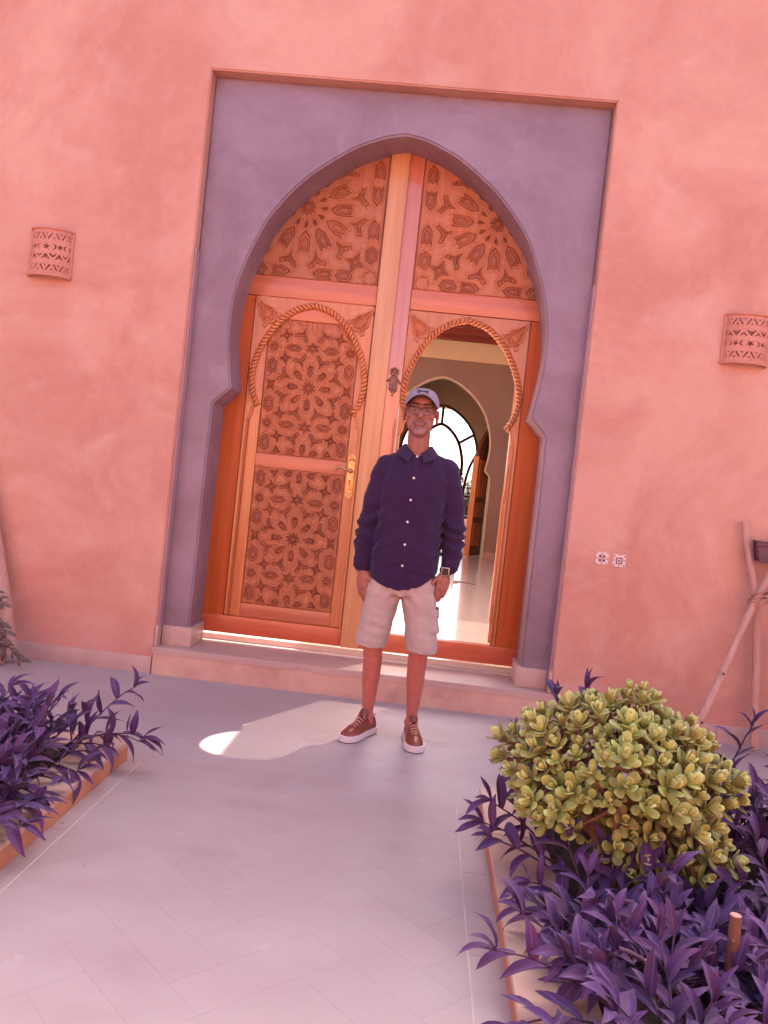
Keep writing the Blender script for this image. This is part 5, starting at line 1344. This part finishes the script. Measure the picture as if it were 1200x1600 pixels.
# dome of rosettes, with gaps, and a lower fringe
tries = 0
while len(ros) < 165 and tries < 16000:
    tries += 1
    d = Vector((r.gauss(0, 1), r.gauss(0, 1), r.gauss(0, 1))).normalized()
    if d.z < -.12 or (d.y > .55 and d.z < .5): continue
    if d.y < -.25 and d.z < .22 and -.55 < d.x < .45 and r.random() < .5: continue
    lump = 1 + .24 * noise.noise(d * 2.4 + Vector((3, 1, 0)))
    p = JC + Vector((d.x * JR.x, d.y * JR.y, d.z * JR.z)) * lump * (r.uniform(.90, 1.04) if r.random() < .78 else r.uniform(.60, .85))
    if any((p - q[0]).length < .056 for q in ros): continue
    ros.append((p, (Vector((d.x, d.y, d.z * .9)) + Vector((0, -.12, .55))).normalized(), r.uniform(.70, 1.25)))
for k in range(420):
    lf = r.random() < .28; p = Vector((r.uniform(.75, .90), r.uniform(-2.46, -2.2), r.uniform(.29, .40))) if lf else Vector((r.uniform(1.0, 1.34), r.uniform(-2.46, -2.2), r.uniform(.19, .36)))
    a = math.atan2(p.y + 2.15, p.x - 1.05)
    if any((p - q[0]).length < .053 for q in ros): continue
    d = Vector((math.cos(a), math.sin(a), 0)); ros.append((p, (d * .9 + Vector((0, -.1, .55))).normalized(), r.uniform(.85, 1.1)))
for q_ in ((1.125, -2.12, .675), (1.09, -2.10, .665), (1.15, -2.14, .65), (1.115, -2.15, .645), (1.07, -2.12, .645)): ros.append((Vector(q_), Vector((r.uniform(-.3, .3), -.2, 1)).normalized(), r.uniform(.75, 1.0)))
lv = []
for p, d, s in ros:
    a0 = r.uniform(0, PI); x = d.orthogonal().normalized()
    for pr in range(5):
        tilt = (1.30, 1.00, .72, .42, .16)[pr]; L_ = (.050, .056, .052, .042, .028)[pr] * s; base_ = p + d * (-.014 + .009 * pr) * s
        for h_ in (0, 1):
            a = a0 + pr * PI / 2 + h_ * PI + r.uniform(-.22, .22); o_ = (Matrix.Rotation(a, 3, d) @ x)
            ld = o_ * math.sin(tilt + r.uniform(-.12, .12)) + d * math.cos(tilt)
            mx = orient(ld, d - o_ * .01 * pr).to_4x4() @ Matrix.Scale(L_, 4) @ Matrix.Diagonal((r.uniform(.9, 1.1), 1, 1, 1)); mx.translation = base_
            lv.append((mx, r.choice(JY if pr >= 3 else JL)))
    # twig back to the limbs
cp = Vector(cam.matrix_world.translation)
key = lambda q: ((q[0].translation - JC).normalized().dot((cp - JC).normalized())) * .5 + (q[0].translation - JC).dot((cp - JC).normalized()) * 1.0 + q[0].to_scale().x * 4
lv.sort(key=key, reverse=True)
off = wloc(jd)
for mx, me in lv[:300]:
    o = bpy.data.objects.new('leaf', me); COL.objects.link(o); o.parent = jd; m2 = mx.copy(); m2.translation = mx.translation - off; o.matrix_local = m2
mb = MB()
for mx, me in [q for q in lv[300:] if q[1] not in JY]: mb.add([mx @ v.co for v in me.vertices], [tuple(p.vertices) for p in me.polygons])
tag(mb.build('leaf_mass', JADES, jd, smooth=3.2, fix=False), kind='stuff')
mb = MB()
for mx, me in [q for q in lv[300:] if q[1] in JY]: mb.add([mx @ v.co for v in me.vertices], [tuple(p.vertices) for p in me.polygons])
tag(mb.build('young_leaf_mass', JADEY, jd, smooth=3.2, fix=False), kind='stuff')
limbs = []
for k in range(11):
    a = 2 * PI * k / 11 + r.uniform(-.2, .2); e = JC + Vector((math.cos(a) * JR.x * .72, math.sin(a) * JR.y * .72, r.uniform(-.10, .08))); s0 = Vector(trunk[3]) + Vector((0, 0, r.uniform(-.10, 0)))
    mid = s0.lerp(e, .5) + Vector((r.uniform(-.03, .03), r.uniform(-.03, .03), .02 + r.uniform(-.02, .03)))
    c = catmull([s0, mid, e], 5); limbs += c; MB().tube(c, np.interp(np.linspace(0, 1, len(c)), [0, 1], [.020, .010]), 8).build('limb', BARK, jd, smooth=3.2)
mb = MB()
for p, d, s in ros:
    q = min(limbs, key=lambda v: (v - p).length); m_ = q.lerp(p, .5) - d * .02
    mb.tube([q, m_, p - d * .012], [.008, .006, .0055], 5)
tag(mb.build('twig_mass', BARK, jd, smooth=3.2, fix=False), kind='stuff')

# cut stick and broken twig in the right bed
ck = thing('cut_stick', 'short reddish sawn stick standing upright among the purple leaves', 'stick', (1.2, -2.85, ZT))
mb = MB(); mb.tube([(1.205, -2.85, ZT - .03), (1.203, -2.85, .2), (1.199, -2.85, .322)], [.0150, .0145, .0140], 12); mb.build('stick_body', BARK, ck, smooth=.8)
MB().tube([(1.199, -2.85, .3218), (1.199, -2.85, .3235)], [.0134, .0128], 12).build('sawn_face', POLE, ck)
MB().ball((1.194, -2.864, .265), (.006, .004, .006), 8, 6).build('bud_scar', BARK, ck, smooth=3.2)
bt = thing('broken_twig', 'pale broken twig with a split end lying in the purple leaves', 'twig', (.95, -2.95, .2))
MB().tube(catmull([(.905, -2.95, .255), (.935, -2.95, .248), (.965, -2.95, .235)], 4), [.0062] * 9, 8).build('twig_body', STEMP, bt, smooth=1)
for k in range(3): MB().tube([(.963, -2.95, .236), (.982 + .003 * k, -2.95 - .003 * k, .224 + .005 * k)], [.0055, .0022], 6).build('splinter', POLE, bt)

# sprig of dull leaves hanging before the leaning log
SO = Vector((.08, 0, 0))
sp = thing('leafy_sprig', 'drooping sprig of narrow dull leaves against the leaning log', 'plant', (-2.05, -.24, .1))
r = random.Random(31)
lm = LEAVES[2].copy(); lm.name = 'leaf'; lm.materials.clear(); lm.materials.append(OLIVE)
for k, pts in enumerate(([(-2.25, -.22, .42), (-2.16, -.26, .30), (-2.06, -.28, .19), (-1.98, -.29, .10), (-1.92, -.29, .055)], [(-2.25, -.2, .36), (-2.18, -.24, .33), (-2.10, -.26, .27), (-2.04, -.28, .21)], [(-2.25, -.24, .26), (-2.18, -.26, .20), (-2.10, -.28, .14), (-2.05, -.29, .12)], [(-2.2, -.22, .46), (-2.12, -.24, .40), (-2.07, -.26, .36)])):
    c = [p_ + SO for p_ in catmull(pts, 4)]; MB().tube(c, .0032, 5).build('stem', BARK, sp, smooth=3.2)
    for i in range(1, len(c), 1):
        for s in (-1, 1):
            if r.random() < .25: continue
            d = (c[i] - c[i - 1]).normalized(); sd_ = d.cross(Vector((0, 1, 0))).normalized(); ld = d * r.uniform(.5, 1) + sd_ * s * r.uniform(.4, .9) + Vector((0, r.uniform(-.4, .2), 0))
            o = bpy.data.objects.new('leaf', lm); COL.objects.link(o); o.parent = sp; mx = orient(ld, Vector((0, -1, .5))).to_4x4() @ Matrix.Scale(r.uniform(.045, .085), 4); mx.translation = c[i] - wloc(sp); o.matrix_local = mx
